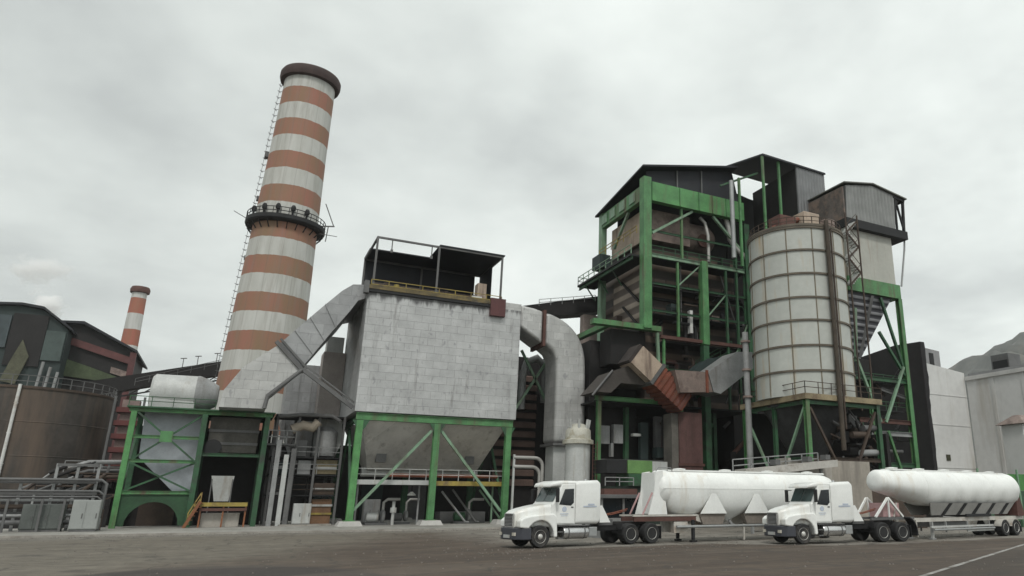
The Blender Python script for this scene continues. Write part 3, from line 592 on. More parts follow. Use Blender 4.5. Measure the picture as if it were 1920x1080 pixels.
# ------------------------------------------------------------------ baghouse
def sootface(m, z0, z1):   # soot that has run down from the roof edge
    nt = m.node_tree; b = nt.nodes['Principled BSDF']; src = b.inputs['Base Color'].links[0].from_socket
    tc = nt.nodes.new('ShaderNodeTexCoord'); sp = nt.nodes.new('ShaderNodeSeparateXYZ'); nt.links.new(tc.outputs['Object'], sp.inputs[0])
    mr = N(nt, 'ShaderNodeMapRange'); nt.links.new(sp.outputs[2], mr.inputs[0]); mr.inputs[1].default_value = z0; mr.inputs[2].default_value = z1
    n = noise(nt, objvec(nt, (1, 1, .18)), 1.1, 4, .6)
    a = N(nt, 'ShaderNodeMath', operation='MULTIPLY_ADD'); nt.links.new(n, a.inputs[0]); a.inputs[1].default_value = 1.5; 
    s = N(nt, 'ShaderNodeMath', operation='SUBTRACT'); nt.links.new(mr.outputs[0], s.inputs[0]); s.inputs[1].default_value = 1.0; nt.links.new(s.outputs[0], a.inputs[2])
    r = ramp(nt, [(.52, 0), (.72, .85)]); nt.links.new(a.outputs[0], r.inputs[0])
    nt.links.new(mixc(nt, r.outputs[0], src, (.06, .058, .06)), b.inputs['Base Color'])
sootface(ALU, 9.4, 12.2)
t = thing('baghouse_filter', 'large boxy white panelled dust filter on green legs with a dark canopy on its roof', 'dust filter', (18, 76, .13))
MB().box(10.0, 26.6, 76.0, 90, 10.95, 23.2).build('casing', ALU, t, org=(18, 76, 11.0))
MB().box(9.9, 24.5, 75.75, 90.2, 23.2, 23.5).build('roof_edge', DARK, t)
MB().box(9.55, 10.0, 75.6, 76.3, 23.0, 24.3).build('roof_edge_corner', MGREY, t)
MB().box(24.45, 26.62, 76.02, 90, 23.2, 24.0).build('roof_transition', ALU3, t)
b = MB(); b.hexa([(12.6, 81.6, 5.6), (24.2, 81.6, 5.6), (24.2, 84.4, 5.6), (12.6, 84.4, 5.6)], [(10.9, 76.6, 10.15), (25.7, 76.6, 10.15), (25.7, 89.4, 10.15), (10.9, 89.4, 10.15)]); b.build('hopper', HOPPER, t)
b = MB()
for x0, x1 in ((13.5, 14.4), (17, 16.9), (20.5, 19.8), (23.6, 22.6)): b.beam((x0, 77.3, 9.6), (x1, 81.4, 5.9), .1, .12)
each(b, 'hopper_rib', GREY, t)
for x in (13.6, 22.9): MB().box(x - .5, x + .5, 79.9, 80.6, 6.3, 7.5).build('access_hatch', MGREY, t)
MB().tube([(12.2, 82.8, 5.4), (24.6, 82.8, 5.4)], .5, 16).build('screw_conveyor', LGREY, t, smooth=40)
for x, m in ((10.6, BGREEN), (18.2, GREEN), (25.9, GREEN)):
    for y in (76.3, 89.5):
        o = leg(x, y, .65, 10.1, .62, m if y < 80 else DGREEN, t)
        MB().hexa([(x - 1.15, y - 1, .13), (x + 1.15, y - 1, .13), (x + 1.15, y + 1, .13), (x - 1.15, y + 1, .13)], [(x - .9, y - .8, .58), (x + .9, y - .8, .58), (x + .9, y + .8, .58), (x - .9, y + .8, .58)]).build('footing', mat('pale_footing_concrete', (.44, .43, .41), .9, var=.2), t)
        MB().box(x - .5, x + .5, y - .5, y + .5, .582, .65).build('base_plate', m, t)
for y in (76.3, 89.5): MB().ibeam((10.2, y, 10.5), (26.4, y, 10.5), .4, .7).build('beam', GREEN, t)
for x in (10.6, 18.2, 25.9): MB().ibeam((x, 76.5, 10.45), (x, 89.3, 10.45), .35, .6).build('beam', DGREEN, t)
for x in (10.7, 18.2, 25.8): MB().prism([(x - .8, 10.1), (x + .8, 10.1), (x + .32, 9.2), (x - .32, 9.2)], 76.0, 76.06).build('gusset_plate', DGREEN, t)
for p, q_ in (((17.7, 76.3, 9.4), (10.9, 76.3, 1.6)), ((18.7, 76.3, 9.4), (25.5, 76.3, 1.4))): MB().beam(p, q_, .26, .26).build('brace', PGREEN, t)
for x in (10.6, 25.9):
    MB().beam((x, 76.6, 1.4), (x, 83, 9.8), .24).build('brace', DGREEN, t); MB().beam((x, 89, 1.4), (x, 83, 9.8), .24).build('brace', DGREEN, t)
# roof canopy and walkway
for x in (10.4, 16.9, 24.1):
    for y in (76.1, 84.5): MB().beam((x, y, 23.5), (x, y, 29.2), .2).build('canopy_post', MGREY, t)
b = MB()
for y in (76.1, 84.5): b.beam((10.3, y, 29.3), (24.2, y, 29.3), .2)
for x in (10.4, 24.1): b.beam((x, 76.1, 29.3), (x, 84.5, 29.3), .2)
b.build('canopy_frame', MGREY, t)
MB().box(16.9, 24.35, 75.9, 84.8, 29.42, 29.55).build('canopy_roof', NAVY, t)
MB().box(10.3, 16.88, 80.8, 84.8, 29.42, 29.55).build('canopy_roof', NAVY, t)
MB().box(10.4, 23.4, 84.62, 84.7, 24.6, 29.4).build('canopy_wall', NAVY, t)
MB().box(23.98, 24.02, 79.5, 84.5, 23.6, 29.2).build('canopy_side_sheet', NAVY, t)
b = MB()
for x in (11.9, 16.1): MB().beam((x, 76.1, 29.2), (x, 76.1, 28.16), .1).box(x - .12, x + .12, 75.98, 76.22, 27.8, 28.15).build('hanging_lamp', MGREY, t)
b = MB().rail((10.2, 75.9, 23.5), (24.2, 75.9, 23.5), 1.05, .035); b.build('railing', YELLOW, t)
b = MB().box(10.0, 24.3, 75.7, 75.78, 23.52, 23.95); b.build('kick_plate', mat('dirty_ochre_paint', (.20, .15, .06), .7, var=.4, stain=(.06, .05, .03), amt=.5), t)
for k in range(12):
    x = 11 + k * 1.08; h = random.uniform(1.0, 1.9)
    b = MB().tube([(x, 78.5, 23.5), (x, 78.5, 23.5 + h)], .28, 10); b.tube([(x, 78.5, 23.5 + h * .8), (x + .5, 78.5, 23.5 + h * .8), (x + .5, 78.5, 23.5)], .1, 8)
    b.build('pulse_valve', random.choice([BROWN, BROWN, MGREY, YELLOW]), t, smooth=40)
MB().tube([(10.8, 79.4, 24.9), (23.2, 79.4, 24.9)], .35, 12).build('air_header', BROWN, t, smooth=40)
MB().box(10.6, 23, 81, 84, 23.5, 25.3).build('plenum_box', NBLACK, t)
MB().box(21.6, 22.6, 76.6, 77.8, 23.5, 26.0).build('control_box', BEIGE, t)
MB().box(20.9, 22.0, 76.1, 76.5, 23.5, 24.3).build('control_box', WHITE, t)
MB().box(22.9, 24.6, 75.5, 77.5, 22.2, 24.2).build('red_bracket', mat('dark_red_bracket', (.10, .035, .035), .7, var=.3), t)
# discharge walkway under the hopper
t = thing('discharge_walkway', 'grey and yellow walkway beam hung across the baghouse legs below the hopper', 'walkway', (18, 77, 4))
MB().box(10.9, 18.1, 76.9, 78.6, 4.0, 4.45).build('deck', LGREY, t)
MB().box(18.12, 26.0, 76.9, 78.6, 3.95, 4.4).build('deck', YELLOW, t)
MB().tube([(14, 78.3, 4.95), (25.6, 78.3, 4.95)], .18, 10).build('red_pipe', RUST, t, smooth=40)
MB().rail((11, 77, 4.42), (26, 77, 4.42), 1.1, .03).build('railing', LGREY, t)
for x in (11.4, 17.4, 19, 25.2): MB().beam((x, 78.4, .13), (x, 78.4, 4.0), .16).build('post', PGREEN if x > 20 else GREY, t)

# left hand lower casing behind the duct
t = thing('rear_grey_casing', 'tall grey plate casing behind the sloping duct, left of the baghouse', 'casing', (6, 90, .13))
MB().box(4.4, 9.9, 91, 97, 11.2, 17.6).build('body', ALU2, t)
MB().box(7.6, 9.95, 88, 90.9, 11.0, 18.8).build('body', mat('pale_rose_plate', (.36, .32, .30), .7, var=.2), t)
b = MB()
for x in (5.6, 6.9, 8.2): b.box(x, x + .12, 90.9, 91, 11.2, 17.6)
each(b, 'rib', GREY, t)
MB().hexa([(6.2, 93, 6.5), (8.4, 93, 6.5), (8.4, 95, 6.5), (6.2, 95, 6.5)], [(4.4, 91, 11.2), (9.9, 91, 11.2), (9.9, 97, 11.2), (4.4, 97, 11.2)]).build('hopper', GREY, t)
MB().prism([(7.2, 11.4), (9.85, 11.1), (10.1, 8.4), (9.4, 6.6)], 84, 88).build('side_hopper', LGREY, t)
MB().box(7.9, 9.7, 89, 90.8, 18.8, 20.8).build('vent_hood', LGREY, t)
for x in (4.6, 9.7): MB().beam((x, 91.2, .13), (x, 91.2, 11.2), .35).build('leg', MGREY, t)

# outlet duct on the right
t = thing('outlet_duct', 'white lagged duct bending down from the top right of the baghouse', 'duct', (31, 76, 8.7))
b = MB(); up = [(26.64, 24.04), (28.3, 23.85), (29.4, 23.6)]; lo = [(29.4, 19.8), (26.64, 21.5)]
b.prism(up + lo, 76.2, 80); b.build('horizontal_run', ALU3, t, bevel=.3, seg=4, smooth=50)
ox = [(29.75, 23.55), (30.5, 23.42), (31.2, 23.2), (31.9, 22.92), (32.55, 22.55), (33.15, 22.1), (33.7, 21.55), (34.15, 20.9), (34.5, 20.2), (34.75, 19.45), (34.92, 18.6), (35.0, 17.6), (35.02, 16.6)]
b = MB(); b.prism(ox + [(35.1, 8.8), (31.3, 8.7), (31.3, 17.4), (31.15, 18.4), (30.75, 19.1), (30.2, 19.5), (29.75, 19.7)], 76.2, 80); b.build('elbow_and_drop', ALU3, t, bevel=.45, seg=5, smooth=50)
MB().box(29.42, 29.73, 76.05, 80.1, 19.5, 23.75).build('flange', DRUST, t)
MB().box(31.1, 35.3, 76.05, 80.1, 8.4, 8.68).build('flange', MGREY, t)
MB().box(31.4, 33.0, 76.6, 79, .13, 8.4).build('drop_leg', LGREY, t)
t = thing('white_filter_vessel', 'white upright vessel with a capped top, behind the left truck cab', 'vessel', (31.4, 70, .13))
MB().lathe([(1.3, .13), (1.3, 8.1)], (31.4, 70, 0), n=36).build('shell', LGREY, t, smooth=40)
MB().lathe([(1.62, 8.1), (1.62, 8.5), (1.35, 8.6), (1.3, 9.5), (.75, 10.1), (.5, 10.2)], (31.4, 70, 0), n=36).build('cap', mat('cream_cap', (.46, .45, .39), .6, var=.25, stain=(.25, .22, .15), amt=.35), t, smooth=40)
for a in (200, 250, 300, 340): MB().tube([(31.4 + 1.0 * math.cos(R(a)), 70 + 1.0 * math.sin(R(a)), 9.5), (31.4 + 1.2 * math.cos(R(a)), 70 + 1.2 * math.sin(R(a)), 10.6)], .14, 8).build('nozzle', LGREY, t, smooth=40)
b = MB()
for x in (32.75, 33.25): b.beam((x, 69.2, .13), (x, 69.2, 8.4), .07)
for k in range(20): b.beam((32.75, 69.2, .5 + k * .4), (33.25, 69.2, .5 + k * .4), .05)
b.build('ladder', DRUST, t)
t = thing('bent_twin_pipes', 'pair of pale pipes bending down between the baghouse leg and the white vessel', 'pipes', (28, 75, 6))
for dz, xr in ((0, 29.6), (-.95, 29.3)):
    b = MB().tube([(26.3, 75.2, 6.9 + dz)] + [(xr - .9 + .9 * math.sin(R(a)), 75.2, 6.9 + dz - .9 + .9 * math.cos(R(a))) for a in range(0, 91, 15)] + [(xr, 75.2, .13)], .19, 10)
    b.build('pipe', WEATHER, t, smooth=40)
MB().beam((26.35, 75.2, .13), (26.35, 75.2, 7.2), .2).build('post', LGREY, t)

# steam beyond the left shed
def steam(label, c, rad, dens, lean):
    b = MB(); b.lathe([(max(.001, math.sin(math.pi * k / 16)), -math.cos(math.pi * k / 16)) for k in range(17)], n=28, cap=False)
    b.v = [(c[0] + x * rad[0] + z * lean, c[1] + y * rad[1], c[2] + z * rad[2]) for x, y, z in b.v]
    m = bpy.data.materials.new('steam'); m.use_nodes = True; nt = m.node_tree; nt.nodes.clear()
    o_ = nt.nodes.new('ShaderNodeOutputMaterial'); pv = nt.nodes.new('ShaderNodeVolumePrincipled'); pv.inputs['Color'].default_value = (.998, .998, .998, 1)
    n = noise(nt, objvec(nt, (1, 1, 1.5)), .26, 6, .62)
    ln = N(nt, 'ShaderNodeVectorMath', operation='LENGTH'); nt.links.new(objvec(nt, (1 / rad[0], 1 / rad[1], 1 / rad[2])), ln.inputs[0])
    e = M_(nt, 'SUBTRACT', M_(nt, 'MULTIPLY_ADD', n, 2.2, -.35), M_(nt, 'MULTIPLY', ln.outputs['Value'], 1.05))
    nt.links.new(M_(nt, 'MULTIPLY', smooth(nt, e, .0, .55), dens), pv.inputs['Density']); nt.links.new(pv.outputs[0], o_.inputs['Volume'])
    o = b.build('steam_plume', m, org=c); tag(o, label, 'steam'); return o
steam('small dense white steam puff rising behind the dark gabled shed roof', (-47.6, 232, 50.5), (5.5, 5, 7), 1.1, -1.5)
steam('larger faint steam cloud drifting above the small puff at the left edge', (-51.5, 234, 61), (10, 6, 5), .4, 1.5)
# ------------------------------------------------------------------ boiler house on green frame
t = thing('boiler_house', 'tall open boiler house in bright green steel frame with dark roofs', 'boiler house', (41, 72, .13))
def col(x, y, z0, z1, wd, m): return MB().ibeam((x, y, z0), (x, y, z1), wd, wd).build('column', m, t)
MB().box(40.15, 41.25, 71.4, 72.6, 21.9, 41.4).build('column', GREEN, t, bevel=.05)
MB().box(40.3, 41.1, 83.6, 84.5, 14, 41).build('column', PGREEN, t)
MB().box(48.6, 49.5, 71.5, 72.5, 20.8, 31.6).build('column', GREEN, t, bevel=.05)
MB().box(48.6, 49.4, 71.6, 72.4, .13, 20.7).build('column', DGREEN, t)
col(56.0, 72, .13, 38, .8, DGREEN)
# roof beams
MB().box(41.4, 55.6, 71.5, 72.3, 38.35, 40.9).build('roof_beam', BGREEN, t)
b = MB()
for x in (45.4, 48.3, 50.4, 52.6): b.box(x, x + .14, 71.38, 71.49, 38.4, 40.85)
each(b, 'beam_stiffener', GREEN, t)
MB().box(40.35, 41.05, 72.65, 83.55, 38.5, 40.5).build('roof_beam', GREEN, t)
b = MB()
for y in (74, 76.8, 79.6, 82): b.box(40.22, 40.33, y, y + 1.5, 38.9, 40.2)
each(b, 'beam_panel', PGREEN, t)
zr = lambda x, y: 42.55 + (x - 40.2) * .223 - (y - 71.4) * .146
b = MB(); P4 = [(39.9, 71.2), (54.6, 71.2), (54.6, 85), (39.9, 85)]
b.hexa([(x, y, zr(x, y)) for x, y in P4], [(x, y, zr(x, y) + .25) for x, y in P4]); b.build('roof', NAVY, t)
MB().prism([(41.0, 40.92), (55.5, 40.92), (54.4, 45.6), (41.0, 42.6)], 72.32, 72.5).build('roof_underside_panel', NAVY, t)  # dark panel put in for the shaded underside of the roof
b = MB()
for x in (45.5, 49.3): b.beam((x, 72.2, 40.95), (x, 72.2, zr(x, 72.2)), .18)
each(b, 'roof_post', MGREY, t)
# upper drum casing
b = MB(); b.box(42.0, 48.5, 74, 83, 34.2, 38.3); b.build('upper_casing', PINK, t)
MB().box(41.7, 41.98, 73.6, 83.2, 34.0, 38.2).build('upper_side_panel', BEIGE, t)
b = MB().lathe([(.3, 48.5), (2.0, 48.55), (2.0, 52.0), (1.4, 52.9), (.2, 53.1)], (0, 76, 36.2), 'x', 28); b.build('steam_drum', PINK, t, smooth=40)
MB().lathe([(.9, 0), (.9, .3)], (50.6, 73.9, 35.4), 'y', 20).build('manhole', DRUST, t, smooth=40)
# main casing
MB().box(42.2, 56, 75, 86, 13.6, 33.9).build('main_casing', BUCK, t)
# pipework, ducts and stairs inside the frame
rnd = random.Random(11)
for k in range(34):
    x, z = rnd.uniform(42.5, 55), rnd.choice([rnd.uniform(14, 20), rnd.uniform(22, 30), rnd.uniform(7, 12)]); L = rnd.uniform(1.2, 4.5); y = rnd.uniform(72.8, 74.3); m_ = rnd.choice([DARK, DARK, MGREY, BROWN, NBLACK, DRUST, DGREEN]); r_ = rnd.choice([.09, .13, .2, .3])
    if rnd.random() < .45: pts = [(x, y, z), (x, y, z + L)]
    elif rnd.random() < .6: pts = [(x, y, z), (x + L, y, z), (x + L + .3, y, z - .4), (x + L + .3, y, z - rnd.uniform(.8, 2.6))]
    else: pts = [(x, y, z), (x + L * .6, y, z + L * .5)]
    MB().tube(pts, r_, 8).build('process_pipe', m_, t, smooth=50)
for k in range(14):
    x, z = rnd.uniform(42.5, 54), rnd.choice([14.2, 17, 21.5, 24.4, 27.2, 31.6, 7.2, 9.8]); MB().box(x, x + rnd.uniform(.5, 1.6), 73.0, 74.2, z, z + rnd.uniform(.5, 1.6)).build('equipment_box', rnd.choice([DARK, NBLACK, BROWN, MGREY, SHEETG, PINK]), t)
for z0 in (14.4, 17.6): MB().beam((48, 72.6, z0), (53.5, 72.6, z0 + 3.1), .12, .3).build('stair_flight', DGREEN, t); MB().rail((48, 72.5, z0 + .2), (53.5, 72.5, z0 + 3.3), 1.0, .03).build('stair_rail', DGREEN, t)
for z in (17.3, 24.2, 27.6): MB().box(42.4, 55.8, 72.9, 74.9, z, z + .1).build('floor', DARK, t); MB().rail((42.4, 72.9, z + .1), (55.8, 72.9, z + .1), 1.0, .025).build('railing', DARK, t)
MB().box(41.7, 42.18, 74.6, 82.5, 22.4, 30.4).build('side_casing', BUCKP, t)
MB().box(40.9, 42.15, 80, 84, 14, 25.4).build('rear_panel', BROWN, t)
b = MB()
for (y0, z0, y1, z1) in ((74.6, 22.6, 79.4, 26.4), (75.2, 26.2, 79.8, 29.8), (75, 22.4, 82, 23.8)): b.beam((41.5, y0, z0), (41.5, y1, z1), .25)
each(b, 'casing_stay', NBLACK, t)
b = MB()
for z in (24.3, 26.6, 28.6): b.box(42.4, 55, 74.7, 74.98, z, z + .3)
each(b, 'buckstay', DARK, t)
MB().box(35.4, 41.6, 76, 90, .13, 20.8).build('dark_side_fill', NBLACK, t)  # dark block added to close the bright gap beside the frame
MB().box(36.6, 41.2, 73, 75.9, 17.6, 21.7).build('under_floor_ducting', NBLACK, t)
for x, z0, z1 in ((45.3, 21.5, 31.0), (52.6, 13.2, 31.0), (43.2, 13.2, 21.0), (54.3, 13.4, 38.2), (46.0, 31.6, 38.3)): MB().ibeam((x, 72.1, z0), (x, 72.1, z1), .28, .28).build('column', DGREEN if x > 50 else GREEN, t)
for z, x0, x1 in ((17.4, 43, 56), (24.4, 41.4, 56), (27.8, 41.4, 56), (34.6, 41.4, 55.5)): MB().ibeam((x0, 72.15, z), (x1, 72.15, z), .18, .26).build('floor_beam', DGREEN, t)
for p, q_ in (((49.6, 72.1, 24.5), (52.5, 72.1, 27.7)), ((52.5, 72.1, 17.5), (55.8, 72.1, 24.2)), ((45.3, 72.1, 27.9), (48.6, 72.1, 31)), ((43.3, 72.1, 13.6), (47.9, 72.1, 17.2))): MB().beam(p, q_, .16).build('brace', PGREEN, t)
# floors
MB().ibeam((41.4, 72, 31.3), (55.6, 72, 31.3), .3, .5).build('floor_beam', PGREEN, t)
MB().box(41.4, 56, 72.4, 74.6, 31.1, 31.25).build('floor', DARK, t)
MB().rail((41.4, 72, 31.5), (55.6, 72, 31.5), 1.1, .035).build('railing', DGREEN, t)
MB().box(38.9, 41.6, 72.6, 88.2, 31.0, 31.25).build('floor', DARK, t)
MB().ibeam((39.2, 72.6, 30.8), (39.2, 88.2, 30.8), .25, .45).build('floor_beam', DGREEN, t)
MB().rail((39.0, 72.6, 31.25), (39.0, 88.2, 31.25), 1.2, .04).build('railing', PGREEN, t)
MB().rail((39.0, 88.2, 31.25), (41.6, 88.2, 31.25), 1.2, .04, 2).build('railing', DGREEN, t)
b = MB()
for y in (78, 82, 86): b.beam((39.1, y, 30.8), (40.6, y, 28.8), .14)
each(b, 'floor_bracket', DGREEN, t)
MB().box(39.6, 41.2, 82.6, 85, 32.6, 34.4).build('valve_box', SHEETG, t)
MB().rail((40.0, 73, 34.2), (40.0, 83.5, 34.2), 1.0, .04).build('railing', YELLOW, t)
MB().box(33.7, 42.6, 71.6, 72.6, 21.75, 22.35).build('floor_beam', GREEN, t)
MB().box(35.6, 36.3, 72.62, 84, 21.75, 22.35).build('floor_beam', GREEN, t)
MB().box(42.62, 56, 71.8, 72.4, 21.0, 21.4).build('floor_beam', DRUST, t)
MB().box(43.5, 56, 72.4, 75, 20.7, 20.95).build('floor', DARK, t)
for p, q_ in (((41.6, 72, 34.2), (47.6, 72, 38.2)), ((55.4, 72, 34), (50.8, 72, 38.2)), ((40.7, 80.5, 34.6), (40.7, 76.5, 38.3)), ((42.4, 71.9, 16.2), (42.2, 71.9, 21.6))): MB().beam(p, q_, .32, .3).build('brace', PGREEN, t)
b = MB()
for x, z in ((44.4, 32.3), (52.3, 22.0), (54, 25)): pass
for p, q_ in (((46.3, 73, 23.0), (46.3, 73, 31)), ((52.6, 73, 14), (55.8, 73, 21)), ((55.2, 72.8, 22), (52.3, 72.8, 30.5))): b.beam(p, q_, .12)
each(b, 'hanger_rod', MGREY, t)
MB().box(47.35, 47.75, 72.6, 73.2, 22.3, 25.2).build('white_panel', STEELP, t)
for x0, pts in ((54.4, [(52.6, 73, 39.0), (53.3, 72.6, 38.8), (53.6, 72.4, 37.2), (53.7, 72.3, 35.6), (54.6, 72.2, 34.4), (56.3, 72.2, 33.2)]), (50, [(49.6, 73.2, 38.2), (50.1, 72.8, 37.4), (50.4, 72.6, 35.6), (50.4, 72.6, 32.0)])):
    MB().tube(pts, .36 if x0 > 52 else .22, 12).build('steam_pipe', WEATHER, t, smooth=50)
MB().lathe([(.55, -.4), (.6, 0), (.55, .4)], (56.2, 72.6, 24.2), 'y', 16).build('vent_silencer', GREY, t, smooth=40)
MB().box(43.5, 56, 84.9, 85.1, 33.9, 43.0).build('upper_back_wall', NBLACK, t)  # dark wall added so no sky shows through the upper frame
MB().box(52.6, 56.0, 76.5, 84.8, 33.95, 42.6).build('upper_end_block', NBLACK, t)
# penthouse roof with grey end wall
zp = lambda y: 45.3 + (y - 66) * .21
P5 = [(54.6, 65.8), (65.3, 65.8), (65.3, 75.5), (54.6, 75.5)]
zq = lambda x, y: zp(y) - max(0, (x - 61)) * .12 + (x - 54.6) * .02
b = MB(); b.hexa([(x, y, zq(x, y)) for x, y in P5], [(x, y, zq(x, y) + .25) for x, y in P5]); b.build('penthouse_roof', NAVY, t)
MB().prism([(60.3, 33), (65.2, 33), (65.2, zq(65.2, 66) - .02), (60.3, zq(60.3, 66) - .02)], 66, 66.2).build('penthouse_wall', PENT, t)
MB().box(60.32, 60.6, 66.22, 75.4, 33, 44.9).build('penthouse_side_wall', NBLACK, t)
MB().prism([(50.0, 36.6), (66, 36.6), (66, 43.6), (60, 44.2), (55.5, 45.0), (50.0, 44.4)], 76, 76.3).build('penthouse_back_wall', NBLACK, t)
for x, y in ((52.4, 68.2), (54.7, 66.1), (57.6, 66.4)): MB().beam((x, y, 30.5), (x, y, zq(max(x, 54.6), y) - .1 if x > 54 else 42.5), .28).build('penthouse_post', GREEN, t)
MB().tube([(51.4, 68.5, 31.5), (51.4, 68.5, 42)], .3, 10).build('steam_pipe', GALV, t, smooth=40)
MB().beam((50, 69, 41.2), (55.4, 68, 43.8), .22).build('penthouse_beam', DGREEN, t)
MB().box(56.2, 72, 76.4, 92, .13, 36.5).build('rear_block', NBLACK, t)
MB().box(44, 56.1, 86.1, 92, .13, 36).build('rear_block', NBLACK, t)
# lower frame
for x, m in ((34.7, GREEN), (45.4, GREEN)): col(x, 72, .13, 13.1, .45, m)
for x in (39.6, 52): col(x, 74.8, .13, 13.4, .5, DGREEN)
MB().ibeam((34.2, 72, 13.4), (46, 72, 13.4), .35, .5).build('floor_beam', GREEN, t)
MB().box(34.4, 56, 72.3, 84, 13.0, 13.2).build('floor', DARK, t)
MB().box(34.6, 44, 72.2, 72.4, 6.55, 6.85).build('floor_beam', MGREY, t)
MB().box(34.4, 57, 84.2, 84.6, .13, 13).build('rear_wall', NBLACK, t)
for x, z, w_, h_, m in ((35.8, 8.6, 1.2, 2.0, GREY), (37.5, 8.7, 1.2, 2.1, GREY), (40.0, 9.6, 1.2, .3, STEELP), (37.2, 7.2, .3, 1.5, GREY), (43.0, 7.0, .9, 5, MGREY), (41.0, 7.0, 1.0, 4.2, SHEETG)):
    MB().box(x, x + w_, 73.8, 74.4, z, z + h_).build('equipment_panel', m, t)

t = thing('red_bellows_chute', 'sloping chute with beige section and rust red bellows, in front of the boiler house', 'chute', (39, 68, 13))
A0, A1 = Vector((33.6, 70.2, 21.3)), Vector((44.9, 70.2, 12.6)); dd = (A1 - A0).normalized()
def seg(a, b_, wd, m, nm, dep=2.9): return MB().beam(A0 + dd * a, A0 + dd * b_, dep, wd).build(nm, m, t)
seg(4.9, 5.3, 2.5, mat('dark_brown_chute', (.045, .035, .032), .85, var=.4), 'upper_chute', 2.6); seg(5.32, 8.4, 2.5, BEIGE, 'beige_section', 2.8); seg(8.42, 8.8, 2.9, MGREY, 'flange', 3.1)
for k in range(7): seg(8.9 + k * .66, 9.3 + k * .66, 2.55, mat('bellows_red_%s' % 'abcdefg'[k], (.25 - .018 * k, .075 - .004 * k, .042), .7, var=.35, stain=(.12, .05, .03), amt=.4), 'bellows_ring', 2.8); seg(9.31 + k * .66, 9.55 + k * .66, 2.3, RUST, 'bellows_fold', 2.5)
t = thing('brown_sloped_hopper', 'dull brown sloped hopper under the beige chute, above the green frame', 'hopper', (36, 69, 13.5))
MB().prism([(33.3, 13.75), (35.5, 16.2), (38.6, 17.4), (41, 15.6), (40.8, 14.9), (36.4, 14.9), (35.2, 13.75)], 70, 74).build('body', mat('dusty_brown_plate', (.065, .056, .05), .8, var=.3), t)
MB().tube([(32.9, 69.9, 13.3), (35.3, 69.9, 16.2)], .12, 8).build('edge_pipe', MGREY, t, smooth=40)
t = thing('grey_elbow_duct', 'grey dusty duct that runs level then turns up towards the silo', 'duct', (46, 68, 14))
MB().prism([(42.3, 16.6), (46.7, 16.7), (47.4, 14.45), (43.0, 14.1)], 68.2, 71).build('level_run', PINK, t)
MB().prism([(46.75, 16.7), (51.0, 19.5), (53.3, 19.7), (53.3, 17.7), (48.4, 14.3), (47.45, 14.45)], 68.1, 71.1).build('rising_run', GREY, t)
MB().box(46.4, 46.7, 68.0, 68.18, 14.3, 16.9).build('flange', RUST, t)
MB().prism([(48.9, 19.0), (51.1, 19.5), (47.0, 16.85), (46.2, 17.0)], 71.2, 73).build('hood', SHEETG, t)
t = thing('dark_red_square_duct', 'upright dark red square duct between the green columns behind the left tanker', 'duct', (45.2, 70, .13))
MB().box(43.9, 47.0, 70, 72.9, .13, 12.2).build('casing', mat('dull_red_plate', (.125, .062, .056), .75, var=.35, stain=(.06, .035, .03), amt=.35, streak=1), t)
MB().box(43.0, 43.88, 70.2, 72, .13, 12).build('side_riser', mat('grey_brown_riser', (.14, .13, .115), .8, var=.3), t)
MB().box(43.7, 47.2, 69.9, 69.99, 6.2, 6.5).build('flange', DRUST, t)
t = thing('green_switch_house', 'low lime and dark green shelter behind the left tanker, beside white vessel', 'shelter', (37, 67, .13))
MB().box(35.6, 38.5, 66.8, 69.5, 5.15, 6.45).build('lime_panel', LIME, t)
MB().box(38.52, 40.4, 66.9, 69.5, 5.2, 6.4).build('white_panel', LGREY, t)
MB().box(35.6, 40.5, 66.6, 69.5, 3.9, 5.1).build('green_panel', DGREEN, t)
MB().box(33.6, 40.4, 66.9, 69.4, .13, 3.88).build('wall', mat('near_black_green', (.018, .03, .022), .8, var=.4), t)
MB().box(33.2, 35.5, 66.8, 69.5, 5.15, 6.5).build('dark_panel', DARK, t)
MB().rail((32.8, 66.3, 3.9), (36, 66.3, 3.9), .8, .04).build('railing', GREY, t)

# dark gallery left of the boiler house
t = thing('upper_conveyor_gallery', 'dark conveyor gallery running into the left side of the boiler house', 'conveyor', (37, 90, 26))
P0, P1 = Vector((28.5, 90, 25.6)), Vector((44.0, 90, 28.6))
b = MB(); b.hexa([P0, P1, P1 + Vector((0, 3.4, 0)), P0 + Vector((0, 3.4, 0))], [P0 + Vector((0, 0, 1.4)), P1 + Vector((0, 0, 2.4)), P1 + Vector((0, 3.4, 2.4)), P0 + Vector((0, 3.4, 1.4))]); b.build('gallery', NBLACK, t)
MB().box(40.2, 42.4, 88.6, 89.9, 22.4, 27.4).build('pink_panel', mat('pale_pink_plate', (.33, .27, .24), .75, var=.3), t)
MB().rail((34, 89.9, 28.1), (42.5, 89.9, 29.9), .9, .035).build('railing', GREY, t)
for x in (30.5, 36): MB().beam((x, 91, .13), (x, 91, 26), .45).build('trestle', NBLACK, t)

